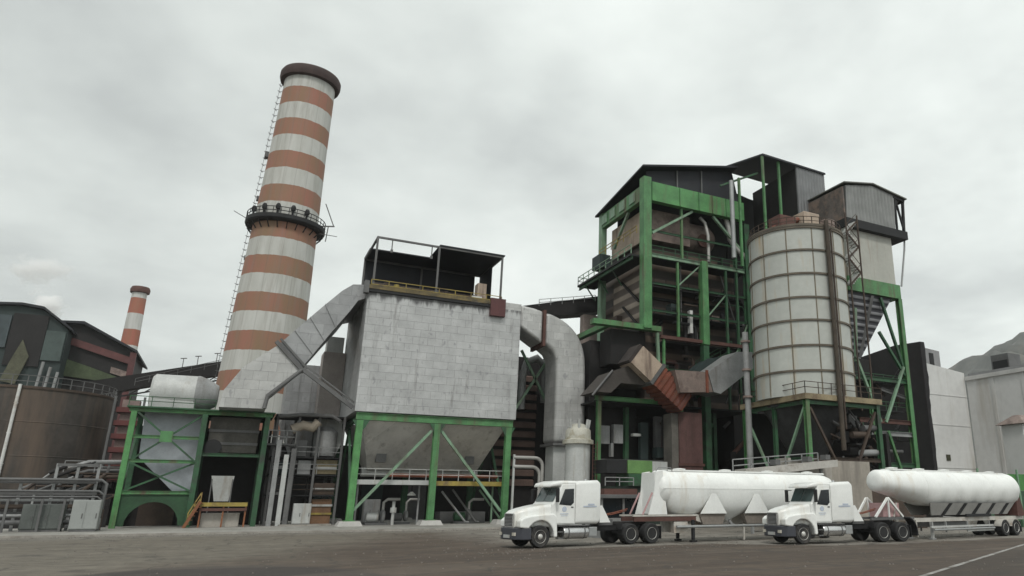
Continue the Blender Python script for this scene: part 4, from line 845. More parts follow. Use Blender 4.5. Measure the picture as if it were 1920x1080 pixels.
# process sheds that close the view under and behind everything
t = thing('rear_process_shed', 'long low dark shed seen through the steelwork behind the baghouse legs', 'shed', (12, 100, .13))
MB().box(-8.5, 29, 100, 118, .13, 8.8).build('wall', NBLACK, t)
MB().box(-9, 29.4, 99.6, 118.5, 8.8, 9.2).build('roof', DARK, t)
for x in (-6, -1, 4, 9.5, 15, 20.5): MB().box(x, x + 2.6, 99.86, 99.98, .13, 4.6).build('shutter', random.choice([BROWN, MGREY, SHEETG, DARK]), t)
t = thing('louvred_brown_tower', 'dark brown louvred block between the baghouse and the outlet duct', 'louvre tower', (29, 84, .13))
MB().box(27.3, 36.8, 86, 94, .13, 20).build('body', NBLACK, t)
b = MB()
for k in range(12): b.hexa([(27.4, 85.6, 4.2 + k * 1.15), (32.6, 85.6, 4.2 + k * 1.15), (32.6, 85.98, 4.6 + k * 1.15), (27.4, 85.98, 4.6 + k * 1.15)], [(27.4, 85.6, 4.8 + k * 1.15), (32.6, 85.6, 4.8 + k * 1.15), (32.6, 85.98, 5.0 + k * 1.15), (27.4, 85.98, 5.0 + k * 1.15)])
b.build('louvre', mat('red_brown_louvre', (.13, .085, .07), .8, var=.3), t)
for p, q_, m in (((28, 82, 12), (33, 82, 20), PGREEN), ((29, 82, 20), (33, 82, 13), PGREEN), ((28.2, 82.5, 14), (28.2, 82.5, 21), GREY)): MB().beam(p, q_, .28).build('brace', m, t)
MB().tube([(29.6, 83, 13), (29.6, 83, 17), (30.2, 83, 18.8), (31.4, 83, 19.4), (32.4, 83, 18.6), (32.6, 83, 14)], .5, 12).build('curved_pipe', GREY, t, smooth=50)

# ------------------------------------------------------------------ silo
sx, sy, sr = 50.8, 56.6, 5.05
t = thing('storage_silo', 'big cream cylindrical silo with dark hoops on a green leg frame', 'silo', (sx, sy, .13))
MB().lathe([(sr, 12.2), (sr, 29.7)], (sx, sy, 0), n=96).build('shell', SHELL, t, smooth=40)
MB().lathe([(sr + .15, 29.6), (sr + .15, 29.85), (2.2, 30.7), (0, 30.9)], (sx, sy, 0), n=64, cap=False).build('roof', SILORIB, t, smooth=30)
for z in (14.6, 17.1, 19.65, 22.0, 24.5, 27.0, 29.45):
    MB().lathe([(sr - .02, z - .1), (sr + .13, z - .1), (sr + .13, z + .1), (sr - .02, z + .1)], (sx, sy, 0), n=96).build('hoop', SILORIB, t, smooth=30)
b = MB()
for k in range(12):
    a = R(k * 30 + 8); x, y = sx + (sr + .02) * math.cos(a), sy + (sr + .02) * math.sin(a); b.beam((x, y, 12.3), (x, y, 29.5), .09)
b.build('seam', mat('brown_seam', (.22, .19, .14), .8, var=.3), t)
a = R(-95); x, y = sx + (sr + .4) * math.cos(a), sy + (sr + .4) * math.sin(a)
MB().tube([(x, y, 7), (x, y, 30.2)], .24, 12).build('fill_pipe', mat('brown_rust_pipe', (.065, .05, .036), .8, var=.4), t, smooth=40)
MB().tube([(x + .55, y + .05, 9), (x + .55, y + .05, 29.4)], .1, 8).build('cable_conduit', BROWN, t, smooth=40)
b = MB()
for k in range(36):
    a, a2 = 2 * math.pi * k / 36, 2 * math.pi * (k + 1) / 36
    p, q_ = (sx + 4.95 * math.cos(a), sy + 4.95 * math.sin(a)), (sx + 4.95 * math.cos(a2), sy + 4.95 * math.sin(a2))
    b.beam((*p, 29.8), (*p, 30.7), .07); b.beam((*p, 30.7), (*q_, 30.7), .06); b.beam((*p, 30.25), (*q_, 30.25), .05)
b.build('roof_railing', BROWN, t)
MB().box(50.2, 52.4, 54.2, 56.2, 30.3, 32.4).build('roof_filter', BEIGE, t, bevel=.08)
MB().box(51.8, 53.0, 52.6, 53.8, 30.0, 31.3).build('roof_box', PINK, t, bevel=.08)
MB().box(47.2, 49.4, 54.6, 56.6, 30.2, 31.6).build('roof_motor', DRUST, t, bevel=.08)
MB().tube([(46.9, 55.6, 30.1), (48.5, 55.5, 30.9), (50.2, 55.2, 31.7)], .3, 10).build('feed_pipe', RUST, t, smooth=40)
# platform and legs
px0, px1, py0, py1 = 46.2, 56.2, 51.4, 61.6
MB().box(px0, px1, py0, py1, 11.65, 12.18).build('platform', mat('ochre_platform_edge', (.30, .245, .15), .75, var=.35, stain=(.12, .08, .05), amt=.45), t)
b = MB(); b.rail((px0, py0, 12.18), (px0, py1, 12.18), 1.1, .03); b.rail((px0, py0, 12.18), (px1, py0, 12.18), 1.1, .03); b.build('railing', BROWN, t)
MB().lathe([(.6, 4.5), (4.4, 11.6)], (sx, sy, 0), n=40).build('cone', mat('dark_cone_plate', (.05, .05, .052), .8, var=.4), t, smooth=40)
for x in (46.6, 55.8):
    for y in (51.8, 61.2): MB().ibeam((x, y, .13), (x, y, 11.6), .45, .45).build('leg', GREEN if x < 50 else DGREEN, t)
MB().ibeam((46.6, 56.5, .13), (46.6, 56.5, 11.6), .35, .35).build('leg', DGREEN, t)
for p, q_ in (((46.5, 61, 10.9), (46.5, 57, 4.4)), ((46.5, 52, 10.9), (46.5, 56, 4.4)), ((47, 51.8, 10.9), (51, 51.8, 4)), ((55.5, 51.8, 10.9), (51.6, 51.8, 4))): MB().beam(p, q_, .22).build('brace', PGREEN if p[1] > 60 or q_[1] > 55.5 else BROWN, t)
for z in (11.4, 6.2): MB().ibeam((46.6, 51.8, z), (46.6, 61.2, z), .25, .35).build('beam', DGREEN, t); MB().ibeam((46.6, 51.8, z), (55.8, 51.8, z), .25, .35).build('beam', DGREEN if z > 8 else BROWN, t)
b = MB()   # clutter of feeders under the silo
for k in range(9):
    x, z = random.uniform(51, 57), random.uniform(5.6, 10.5); b.beam((x, 52.4, z), (x + random.uniform(-1.6, 1.6), 52.9, z + random.uniform(-2, 2)), .14)
each(b, 'feeder_linkage', BROWN, t)
for x, z, m in ((53.6, 8.6, BROWN), (55.2, 9.3, MGREY), (54.6, 6.9, GREY)): MB().tube([(x - 1.1, 52.2, z), (x + 1.1, 52.2, z + .1)], .32, 12).build('feeder', m, t, smooth=40)
MB().box(47, 58, 61.8, 62.1, .13, 11.4).build('backing_wall', NBLACK, t)
MB().box(57.6, 58, 52.6, 61.7, .13, 9).build('backing_wall', NBLACK, t)
for k in range(26):
    x, z = rnd.uniform(50.5, 57.2), rnd.uniform(5.5, 11.2); y = rnd.uniform(51.9, 53.5); L = rnd.uniform(.6, 2.4); m_ = rnd.choice([BROWN, DARK, DARK, MGREY, DRUST, NBLACK])
    MB().tube([(x, y, z), (x + rnd.uniform(-L, L), y, z + rnd.uniform(-L, L))], rnd.choice([.06, .09, .14, .2]), 8).build('conveyor_pipe', m_, t, smooth=50)
for k in range(9):
    x, z = rnd.uniform(51, 57), rnd.uniform(5.5, 10.6); MB().box(x, x + rnd.uniform(.4, 1.3), 53.6, 54.8, z, z + rnd.uniform(.4, 1.2)).build('gear_box', rnd.choice([DARK, BROWN, NBLACK, MGREY]), t)
# ladder pipe left of silo
t = thing('silo_side_riser', 'dusty riser pipe with flanges standing at the left side of the silo platform', 'pipe', (46, 60.6, 12))
MB().tube([(45.6, 59.4, .13), (45.6, 59.4, 19.5)], .32, 12).build('pipe', GREY, t, smooth=40)
for z in (12.6, 15.4, 18.4): MB().lathe([(.5, z), (.5, z + .2)], (45.6, 59.4, 0), n=16).build('flange', PINK, t, smooth=40)

# ------------------------------------------------------------------ bin tower right of the silo
t = thing('bin_tower', 'grey sheeted headhouse and pale bin on tall green legs right of the silo', 'bin tower', (66, 60, .13))
MB().box(62.0, 70.0, 60, 68, 28.4, 34.7).build('bin', BIN, t)
MB().prism([(62.2, 35.82), (70.6, 35.82), (70.9, 40.65), (67.0, 41.2), (62.4, 40.3)], 59.6, 68.4).build('headhouse', HEADHOUSE, t)
MB().box(61.95, 62.2, 59.8, 68.4, 35.85, 40.1).build('headhouse_side_wall', mat('rusty_side_sheet', (.13, .11, .10), .8, var=.45, stain=(.20, .14, .11), amt=.4), t)
b = MB(); b.beam((72.3, 59.8, 35.6), (72.7, 59.8, 40.2), .3); b.beam((70.7, 59.7, 40.5), (72.8, 59.7, 40.25), .3); b.beam((72.4, 68.2, 35.6), (72.7, 68.2, 40.2), .3); b.beam((72.6, 59.7, 40.2), (72.6, 68.3, 40.2), .25); b.beam((71.2, 59.7, 40.3), (72.3, 59.7, 36), .22); b.beam((71.0, 59.7, 36), (71.1, 59.7, 40.4), .22); b.build('open_bay_frame', DARK, t)
b = MB(); b.hexa([(61.9, 59.3, 40.45), (67, 59.3, 41.35), (67, 68.7, 41.35), (61.9, 68.7, 40.45)], [(61.9, 59.3, 40.6), (67, 59.3, 41.5), (67, 68.7, 41.5), (61.9, 68.7, 40.6)]); b.hexa([(67, 59.3, 41.35), (73, 59.3, 40.45), (73, 68.7, 40.45), (67, 68.7, 41.35)], [(67, 59.3, 41.5), (73, 59.3, 40.6), (73, 68.7, 40.6), (67, 68.7, 41.5)]); b.build('headhouse_roof', mat('grey_roof_edge', (.16, .165, .15), .7), t)
MB().box(61.8, 72.4, 59.3, 68.6, 34.72, 35.8).build('headhouse_floor', DARK, t)
MB().box(61.6, 70.4, 59.7, 68.3, 26.6, 28.38).build('ring_beam', GREEN, t)
b = MB(); b.hexa([(62.6, 62.5, 18.8), (65.2, 62.5, 18.8), (65.2, 65, 18.8), (62.6, 65, 18.8)], [(61.9, 60.1, 26.6), (69.1, 60.1, 26.6), (69.1, 67.9, 26.6), (61.9, 67.9, 26.6)]); b.build('hopper', RIBHOP, t)
MB().box(61.6, 66, 61.5, 66.5, 14, 18.8).build('feeder_housing', NBLACK, t)
for x, y, z1, m, wd in ((70.2, 60, 26.6, GREEN, .6), (63.9, 60, 16, GREEN, .45), (70.2, 68, 26.6, DGREEN, .5), (61.9, 68, 26.6, DGREEN, .5)): MB().ibeam((x, y, .13), (x, y, z1), wd, wd).build('leg', m, t)
for p, q_, m in (((67.0, 60, 26.4), (69.9, 60, 17.6), DGREEN), ((66.2, 60, 22), (69.9, 60, 17), DGREEN), ((61.9, 59.9, 18.6), (65.0, 59.9, 11.2), PGREEN), ((69.7, 59.9, 18), (65.8, 59.9, 11.2), PGREEN), ((66.0, 59.9, 10.2), (68.2, 59.9, 4), GREEN), ((62.6, 60, 24.5), (62.0, 60, 18), PGREEN), ((65.6, 59.9, 26.4), (64.4, 61.6, 19), MGREY)): MB().beam(p, q_, .3).build('brace', m, t)
for z, m, x0 in ((16.2, DGREEN, 61.6), (11.3, DRUST, 61.8), (9.9, GREY, 63.5), (6.4, DGREEN, 63.8)): MB().ibeam((x0, 60, z), (70.4, 60, z), .35, .5).build('beam', m, t)
MB().ibeam((66, 60.3, 15.1), (70, 60.3, 14.3), .3, .4).build('beam', MGREY, t)
MB().box(60.5, 71, 68.4, 68.8, .13, 18).build('rear_wall', NBLACK, t)
MB().tube([(72.5, 59.9, 35.7), (72.2, 59.9, 33.6), (70.9, 59.9, 28.4)], .12, 8).build('drain_pipe', GALV, t, smooth=40)
for k in range(14):
    x, z = rnd.uniform(62, 69.6), rnd.uniform(6.5, 17); L = rnd.uniform(.8, 3)
    MB().tube([(x, 61, z), (x + rnd.choice([0, L]), 61, z + rnd.choice([0, -L, L]) + .01)], rnd.choice([.08, .14, .22]), 8).build('process_pipe', rnd.choice([DARK, MGREY, BROWN, GREY]), t, smooth=50)
for z in (9.2, 12.6, 15.8): MB().box(61.8, 70.1, 60.5, 67.8, z, z + .1).build('floor', DARK, t); MB().rail((61.8, 60.5, z + .1), (70.1, 60.5, z + .1), 1.0, .03).build('railing', DGREEN, t)
t = thing('zigzag_stair', 'narrow zigzag access stair with pale treads between the silo and the bin tower', 'stair', (61.2, 58.5, 26.4))
b = MB()
for k in range(30):
    f = k % 6; flip = (k // 6) % 2; x = 60.5 + (f if not flip else 5 - f) * .26; b.box(x, x + .46, 58.2, 59.2, 26.8 + k * .27, 26.95 + k * .27)
b.build('tread', STEELP, t)
b = MB()
for k in range(5):
    a_, c_ = (60.4, 62.1) if k % 2 == 0 else (62.1, 60.4); z = 26.7 + k * 1.62
    b.beam((a_, 58.15, z), (c_, 58.15, z + 1.6), .1, .2); b.beam((a_, 58.1, z + 1), (c_, 58.1, z + 2.6), .06)
b.build('stringer', BROWN, t)
for x in (60.3, 62.2): MB().beam((x, 58.1, 12), (x, 58.1, 35.6), .14).build('post', BROWN, t)

# ------------------------------------------------------------------ white buildings on the right
t = thing('white_plant_building', 'white plastered plant building with a near black side wall, behind the right tanker', 'building', (96, 75, .13))
MB().prism([(92, .13), (101.1, .13), (101.1, 22.15), (92, 23.05)], 75, 95).build('wall', WALL, t)
b = MB()
b.prism([(75.0, .13), (92, .13), (92, 25.5), (80, 26.6), (75.0, 26.3)], 91.4, 91.98, 'x'); b.build('black_side_wall', NBLACK, t)  # side face in shade, its darkness put into the colour
fr = [(91.42, .13)] + [(91.42, 26.3)] + [(92.2 + random.uniform(-.12, .12) + (.25 if k < 8 else 0), 26.3 - k * 1.09) for k in range(25)]
MB().prism(fr, 74.86, 74.98).build('black_edge', mat('ragged_edge_black', (.018, .016, .018), .9, var=.4), t)  # ragged near-black strip along the front corner
MB().prism([(93.6, 23.1), (99.6, 22.5), (99.6, 26.1), (93.2, 26.6)], 78, 84).build('penthouse', WGREY, t)
MB().box(97.0, 98.0, 77.9, 77.98, 23.2, 25.6).build('penthouse_door', DARK, t)
MB().box(94.5, 95.4, 74.9, 74.98, 8.3, 9.2).build('window', mat('olive_window', (.05, .05, .025), .5), t)
b = MB()
for z in (7.2, 13.6, 18.2): b.box(92.3, 101.05, 74.93, 74.99, z, z + .12)
each(b, 'string_course', WALL, t)
t = thing('white_annex_building', 'white annex with a stepped parapet at the right edge of the photo', 'building', (101.3, 68, .13))
MB().box(101.2, 134, 52, 74.8, .13, 20.9).build('wall', WALL, t)
MB().box(100.9, 134.2, 51.8, 74.8, 20.9, 21.5).build('cornice', mat('white_cornice', (.55, .545, .53), .8, var=.15), t)
MB().box(101.5, 134, 52.2, 74.6, 21.5, 22.0).build('parapet', WGREY, t)
b = MB()
for y in (56, 60.2, 65, 70): b.box(101.1, 101.19, y, y + .5, .13, 20.9)
each(b, 'pilaster', WALL, t)
t = thing('rooftop_unit', 'dark grey rooftop ventilation unit on the white annex roof', 'ventilation unit', (104, 70, 22))
MB().box(103.5, 106.5, 68.6, 71.6, 22.0, 24.6).build('housing', MGREY, t)
MB().box(103.4, 103.49, 68.8, 71.3, 22.3, 23.6).build('louvre', DARK, t)
# ------------------------------------------------------------------ yard clutter, left
def cabinet(name, label, x0, x1, y0, y1, z1, m, group=None, doors=2):
    t = thing(name, label, 'cabinet', ((x0 + x1) / 2, (y0 + y1) / 2, .13), group)
    MB().box(x0, x1, y0, y1, .3, z1).build('body', m, t, bevel=.03); MB().box(x0 + .05, x1 - .05, y0 + .05, y1 - .05, .13, .295).build('plinth', MGREY, t)
    w_ = (x1 - x0) / doors
    for k in range(doors):
        d = MB().box(x0 + k * w_ + .04, x0 + (k + 1) * w_ - .04, y0 - .04, y0 - .003, .36, z1 - .08).build('door', m, t, bevel=.01)
        MB().box(x0 + (k + 1) * w_ - .2, x0 + (k + 1) * w_ - .14, y0 - .08, y0 - .043, z1 * .45, z1 * .6).build('handle', MGREY, d)
    return t
CABW = mat('pale_cabinet_paint', (.29, .305, .295), .5, var=.1)
cabinet('electrical_cabinet', 'plain pale grey electrical cabinet standing left of the green tower', -10.3, -8.5, 72.5, 73.6, 2.5, CABW)
cabinet('electrical_cabinet', 'dull grey green cabinet at the far left under the pipe rack', -13.6, -11.0, 74, 75.2, 2.2, mat('grey_green_cabinet', (.10, .112, .105), .6, var=.3), doors=3)
t = thing('pipe_rack', 'grey steel pipe rack with an open upper frame in front of the rusty tank', 'pipe rack', (-12, 74, .13))
for x in (-14.5, -12.4, -11.0, -9.6):
    MB().ibeam((x, 76.5, .13), (x, 76.5, 5.4 if x > -13 else 4), .2, .2).build('post', GREY, t); MB().ibeam((x, 73.6, .13), (x, 73.6, 2.6), .16, .16).build('post', MGREY, t)
for z, x0, x1, m in ((5.3, -12.4, -9.6, MGREY), (3.9, -15.8, -9.6, MGREY), (3.0, -15.8, -9.4, MGREY), (2.5, -15.8, -10, GREY), (1.5, -15.5, -10.4, MGREY)):
    MB().beam((x0, 76.4, z), (x1, 76.4, z), .2).build('beam', m, t)
for y, z, r_, m in ((76, 4.1, .12, MGREY), (75.7, 3.2, .1, MGREY), (75.4, 2.75, .08, MGREY), (76, 2.0, .18, BROWN), (75.6, 1.3, .14, GREY), (75, .8, .2, MGREY)):
    MB().tube([(-16, y, z), (-9.2, y, z), (-8.8, y, z - .3), (-8.8, y, .13)], r_, 10).build('pipe', m, t, smooth=40)
t = thing('tank_foot_pipework', 'tangle of dark pipes and walkways between the rusty tank and the green tower', 'pipework', (-10.5, 88, .13))
for k, (y, z, m) in enumerate(((88, 6.0, GREY), (89, 5.2, MGREY), (87, 4.6, BROWN), (88.5, 3.8, MGREY), (87.5, 2.8, BROWN))):
    MB().tube([(-13.5, y, z - .6), (-12, y, z), (-8.6, y, z + .1)], .22, 8).build('pipe', m, t, smooth=40)
for x in (-13, -10.6, -9.0): MB().beam((x, 88, .13), (x + .3, 88, 8.4 if x > -9.5 else 6), .2).build('post', MGREY, t)
MB().box(-13.6, -8.9, 86.8, 89.4, 4.9, 5.02).build('walkway', BROWN, t); MB().rail((-13.6, 86.8, 5.02), (-8.9, 86.8, 5.02), 1.05, .03).build('railing', GREY, t)
MB().box(-16, -9.4, 90, 92, .13, 4.2).build('pump_skid', NBLACK, t)
rq = random.Random(3)
for k in range(26):
    x, z = rq.uniform(-17, -9.6), rq.uniform(.4, 5.2); L = rq.uniform(.8, 3.2); y = rq.uniform(83, 89)
    MB().tube([(x, y, z), (x + rq.choice([0, L]), y, z + rq.choice([0, L, L * .5]) + .02)], rq.choice([.05, .09, .16]), 8).build('pipe', rq.choice([DARK, NBLACK, MGREY, BROWN, GREY]), t, smooth=50)
MB().box(-17, -9.2, 84, 84.2, .13, 3.0).build('back_screen', NBLACK, t)

# ------------------------------------------------------------------ clutter between tower and baghouse
t = thing('cable_riser_columns', 'pair of grey riser columns standing right of the green tower', 'riser', (4.3, 80, .13))
for x, z1, m in ((3.7, 8.2, GREY), (4.5, 6.8, LGREY), (5.1, 7.4, MGREY)): MB().box(x, x + .42, 80, 80.4, .13, z1).build('column', m, t)
for z in (3, 5.5): MB().box(3.6, 5.6, 80.42, 80.55, z, z + .25).build('tie', MGREY, t)
t = thing('service_tower', 'dark service platform tower with yellowish equipment racks, left of the baghouse leg', 'platform', (7, 83, .13))
for x in (3.6, 5.6, 7.5, 9.9):
    for y in (82, 87): MB().beam((x, y, .13), (x, y, 10.9), .22).build('post', MGREY, t)
for z in (2.9, 4.9, 6.6, 10.8):
    MB().box(3.4, 10.0, 82, 87, z, z + .12).build('floor', DARK, t)
    if z < 10: MB().rail((3.5, 81.95, z + .12), (9.9, 81.95, z + .12), 1.0, .03).build('railing', GREY if z > 4 else BROWN, t)
for (x0, x1, z0, z1, m) in ((7.6, 9.7, 5.1, 6.5, mat('tan_rack', (.24, .20, .12), .8, var=.35)), (7.6, 9.7, 3.05, 4.2, BROWN), (7.7, 9.6, .2, 2.6, mat('orange_brown_rack', (.20, .11, .06), .8, var=.4)), (6.0, 7.2, 5.0, 6.4, GREY), (4.2, 5.2, 5.0, 6.2, SHEETG), (5.2, 6.6, 6.8, 8.4, MGREY)):
    MB().box(x0, x1, 82.4, 84, z0, z1).build('equipment_box', m, t)
for z in (3.5, 5.6, 1.1, 1.9): MB().box(7.62, 9.68, 82.3, 82.38, z, z + .2).build('equipment_rail', LGREY if z > 1.5 else YELLOW, t)
MB().lathe([(1.15, 6.9), (1.15, 9.4), (.6, 9.9)], (8.4, 83.6, 0), n=28).build('grey_vessel', GREY, t, smooth=40)
MB().tube([(5.0, 82.2, 9.4), (6.0, 82.2, 9.9), (6.9, 82.2, 9.7), (7.4, 82.2, 10.3)], .5, 12).build('cream_elbow', mat('cream_lagging', (.42, .36, .29), .7, var=.25), t, smooth=50)
MB().tube([(3.6, 81.6, 10.6), (5.8, 81.6, 10.9), (8.6, 81.6, 10.9), (9.4, 81.6, 10.4)], .2, 10).build('header_pipe', MGREY, t, smooth=40)
MB().rail((2.9, 81.2, 7.9), (5.4, 81.2, 7.9), 1.3, .05, 3).build('cage_railing', GREY, t)
MB().box(2.9, 5.4, 81.2, 82, 7.75, 7.9).build('cage_floor', MGREY, t)
cabinet('control_cabinet', 'squat light grey control cabinet on the ground, left of the baghouse corner leg', 5.9, 7.5, 79.6, 80.6, 2.2, LGREY)
b = MB().box(4.8, 9.4, 79, 80.9, .13, .27); tag(b.build('cabinet_slab', CONC, org=(7, 80, .13)), 'low concrete slab under the squat control cabinet', 'slab')
# under the baghouse
def pump(x, y, s_, m, label):
    t = thing('pump_set', label, 'pump', (x, y, .13), 'pump sets under the baghouse')
    MB().box(x - 1.0 * s_, x + 1.0 * s_, y - .45, y + .45, .13, .35).build('base_frame', MGREY, t)
    MB().lathe([(.38 * s_, -.9 * s_), (.42 * s_, -.8 * s_), (.42 * s_, .1 * s_), (.2 * s_, .2 * s_)], (x, y, .85), 'x', 20).build('motor', m, t, smooth=40)
    MB().lathe([(.5 * s_, -.18), (.6 * s_, -.1), (.6 * s_, .1), (.5 * s_, .18)], (x + .55 * s_, y, .95), 'x', 24).build('casing', GREY, t, smooth=40)
    MB().tube([(x + .55 * s_, y, 1.3), (x + .55 * s_, y, 2.3), (x + .9 * s_, y, 2.6), (x + 2 * s_, y, 2.6)], .13 * s_, 10).build('outlet_pipe', WEATHER, t, smooth=50)
pump(13.6, 79.5, 1.1, LGREY, 'pale pump with motor under the hopper, nearest the left baghouse leg')
pump(16.2, 80.5, .9, MGREY, 'small dark pump under the hopper, just left of the middle baghouse leg')
pump(22.6, 80, 1.1, DGREEN, 'green pump under the hopper, between the middle and right baghouse legs')
cabinet('switch_cabinet', 'tall pale switch cabinet under the hopper behind the long green brace', 12.6, 14.2, 81.2, 82.2, 2.6, GREY)
t = thing('vertical_valve_stand', 'slim white valve stand under the hopper left of the middle leg', 'valve stand', (15.0, 78.4, .13))
MB().tube([(15, 78.4, .13), (15, 78.4, 2.4)], .16, 10).build('stem', LGREY, t, smooth=40); MB().lathe([(.3, 1.3), (.32, 1.4), (.32, 1.7), (.3, 1.8)], (15, 78.4, 0), n=16).build('valve', LGREY, t, smooth=40)
MB().lathe([(.36, 2.42), (.36, 2.48)], (15, 78.4, 0), n=20).build('handwheel', MGREY, t)
t = thing('ground_pipe_run', 'sloping grey pipe run on the ground between the middle and right baghouse legs', 'pipes', (22, 78, .13))
for k, (x, z) in enumerate(((19.8, 3.4), (21.0, 3.6), (24.0, 3.6))): MB().tube([(x, 78.6 + k * .3, z), (x + 2.6, 78.4 + k * .3, .35), (x + 3.0, 78.4 + k * .3, .3)], .11, 8).build('pipe', [GREY, MGREY, PGREEN][k], t, smooth=50)
MB().box(20.6, 25.6, 81.8, 84, .13, 1.3).build('trough', MGREY, t)
t = thing('inner_work_lamp', 'small bright work lamp hung under the walkway left of the middle leg', 'lamp', (16.8, 79, 3.2))
MB().tube([(16.8, 79, 3.3), (16.8, 79, 3.95)], .04, 6).build('cable', DARK, t); MB().lathe([(.12, 3.35), (.42, 3.05), (.4, 2.98)], (16.8, 79, 0), n=18).build('shade', WHITE, t, smooth=40)

# ------------------------------------------------------------------ concrete wall and belt behind the tankers
t = thing('concrete_bunker_wall', 'beige concrete bunker wall behind the right truck cab, under the silo', 'wall', (45, 48, .0))
MB().box(40.9, 45.6, 48, 49.4, 0, 5.72).build('panel', BCONC, t); MB().box(45.63, 50.2, 48.05, 49.4, 0, 5.8).build('panel', mat('tan_concrete', (.33, .30, .26), .9, var=.22, scale=.4, stain=(.19, .17, .15), amt=.35, streak=1), t)
MB().box(40.7, 41.0, 47.9, 49.5, 0, 5.9).build('end_post', CONC, t)
b = MB().box(50.25, 58, 49, 49.4, 0, 4.0); b.build('side_panel', BROWN, t)
t = thing('inclined_belt_cover', 'pale sloping belt cover rising to the concrete bunker wall behind the left tanker', 'conveyor', (40, 46.8, 0))
b = MB(); b.hexa([(35.0, 46.2, 4.2), (44.6, 46.2, 5.2), (44.6, 47.7, 5.2), (35.0, 47.7, 4.2)], [(35.0, 46.2, 4.8), (44.6, 46.2, 5.75), (44.6, 47.7, 5.75), (35.0, 47.7, 4.8)]); b.build('cover', mat('pale_belt_cover', (.46, .44, .41), .7, var=.2, stain=(.25, .22, .19), amt=.35), t)
for x in (36, 40, 43.4): MB().beam((x, 47, 0), (x, 47, 4.35 + (x - 35) * .1), .2).build('trestle', GREY, t)
for x in (38.2, 41.6, 43.6): MB().box(x, x + .5, 46.5, 47.2, 4.9 + (x - 35) * .1, 5.3 + (x - 35) * .1).build('idler_box', MGREY, t)
MB().rail((35, 47.9, 4.6), (44, 47.9, 5.4), 1.0, .04).build('railing', GREY, t)
t = thing('green_barrier_wall', 'low green sheet barrier with pale posts behind the right tanker', 'barrier', (68, 46, 0))
MB().hexa([(60.5, 46, 3.4), (84, 46, 3.4), (84, 46.2, 3.4), (60.5, 46.2, 3.4)], [(60.5, 46, 4.9), (84, 46, 5.1), (84, 46.2, 5.1), (60.5, 46.2, 4.9)]).build('sheet', mat('barrier_green', (.06, .22, .05), .6, var=.3), t)
MB().box(60.5, 84, 46.05, 46.15, 0, 3.38).build('lower_sheet', DGREEN, t)
for x in (62, 67.9, 74, 80): MB().beam((x, 45.9, 0), (x, 45.9, 5.4), .16).build('post', PGREEN, t)
t = thing('yard_kiosk', 'small pink roofed white kiosk at the right edge behind the tanker', 'kiosk', (77.5, 50.5, 0))
MB().box(75.4, 80, 49.5, 52, .0, 10.6).build('wall', WALL, t); MB().hexa([(75, 49, 10.62), (80.4, 49, 10.62), (80.4, 52.5, 10.62), (75, 52.5, 10.62)], [(76.5, 50.5, 11.7), (79.5, 50.5, 11.7), (79.5, 51.2, 11.7), (76.5, 51.2, 11.7)]).build('roof', PINK, t)

t = thing('guard_booth', 'small grey framed booth with dark windows just behind the left truck cab', 'booth', (24.2, 46.8, 0))
MB().box(22.6, 26.0, 46.3, 48.4, .0, 1.3).build('wall', GREY, t)
MB().box(22.75, 25.85, 46.42, 48.3, 1.3, 2.6).build('window_band', GLASS, t)
for x in (22.62, 24.3, 25.85): MB().box(x, x + .14, 46.3, 46.41, 1.3, 2.6).build('frame', GREY, t)
MB().box(22.3, 26.3, 46.0, 48.7, 2.6, 2.85).build('roof', MGREY, t, bevel=.03)
MB().box(23.0, 25.6, 46.6, 48.2, 2.86, 3.25).build('roof_unit', DRUST, t)
# ------------------------------------------------------------------ tractors and tank trailers
def rrect(x, hw, z0, z1, r, n=4):
    out = []
    for (cy_, cz, a0) in ((hw - r, z1 - r, 0), (-hw + r, z1 - r, 90), (-hw + r, z0 + r, 180), (hw - r, z0 + r, 270)):
        for k in range(n + 1):
            a = R(a0 + 90 * k / n); out.append((x, cy_ + r * math.cos(a), cz + r * math.sin(a)))
    return out
def wheel(par, x, y, r=.51, wd=.3, face=1, hub='steel'):
    y0, y1 = y - wd / 2, y + wd / 2
    o = MB().lathe([(r * .58, y0 + .02), (r * .9, y0), (r * .985, y0 + .05), (r, y0 + .09), (r, y1 - .09), (r * .985, y1 - .05), (r * .9, y1), (r * .58, y1 - .02)], (x, 0, r), 'y', 36).build('wheel', RUBBER, par, smooth=35)
    s_ = -1 if face < 0 else 1; f = y + s_ * wd / 2
    dp = .17 if wd > .5 else 0
    prof = [(r * .6, f - s_ * .03), (r * .58, f + s_ * .0), (r * .53, f - s_ * .04), (r * .47, f - s_ * (.09 + dp)), (r * .30, f - s_ * (.10 + dp)), (r * .25, f - s_ * (.02 + dp * .6)), (r * .14, f + s_ * (.03 - dp * .6)), (0.001, f + s_ * (.03 - dp * .6))]
    MB().lathe(prof, (x, 0, r), 'y', 28, cap=False).build('rim', RIM, o, smooth=40)
    b = MB()
    for k in range(8):
        a = 2 * math.pi * k / 8; b.lathe([(.028, f - s_ * (.1 + dp)), (.028, f - s_ * (.05 + dp))], (x + r * .4 * math.cos(a), 0, r + r * .4 * math.sin(a)), 'y', 8)
    b.lathe([(r * .20, f - s_ * (.025 + dp * .6)), (r * .19, f + s_ * (.012 - dp * .6))], (x, 0, r), 'y', 16)
    b.build('hub_bolts', MGREY, o)
    return o
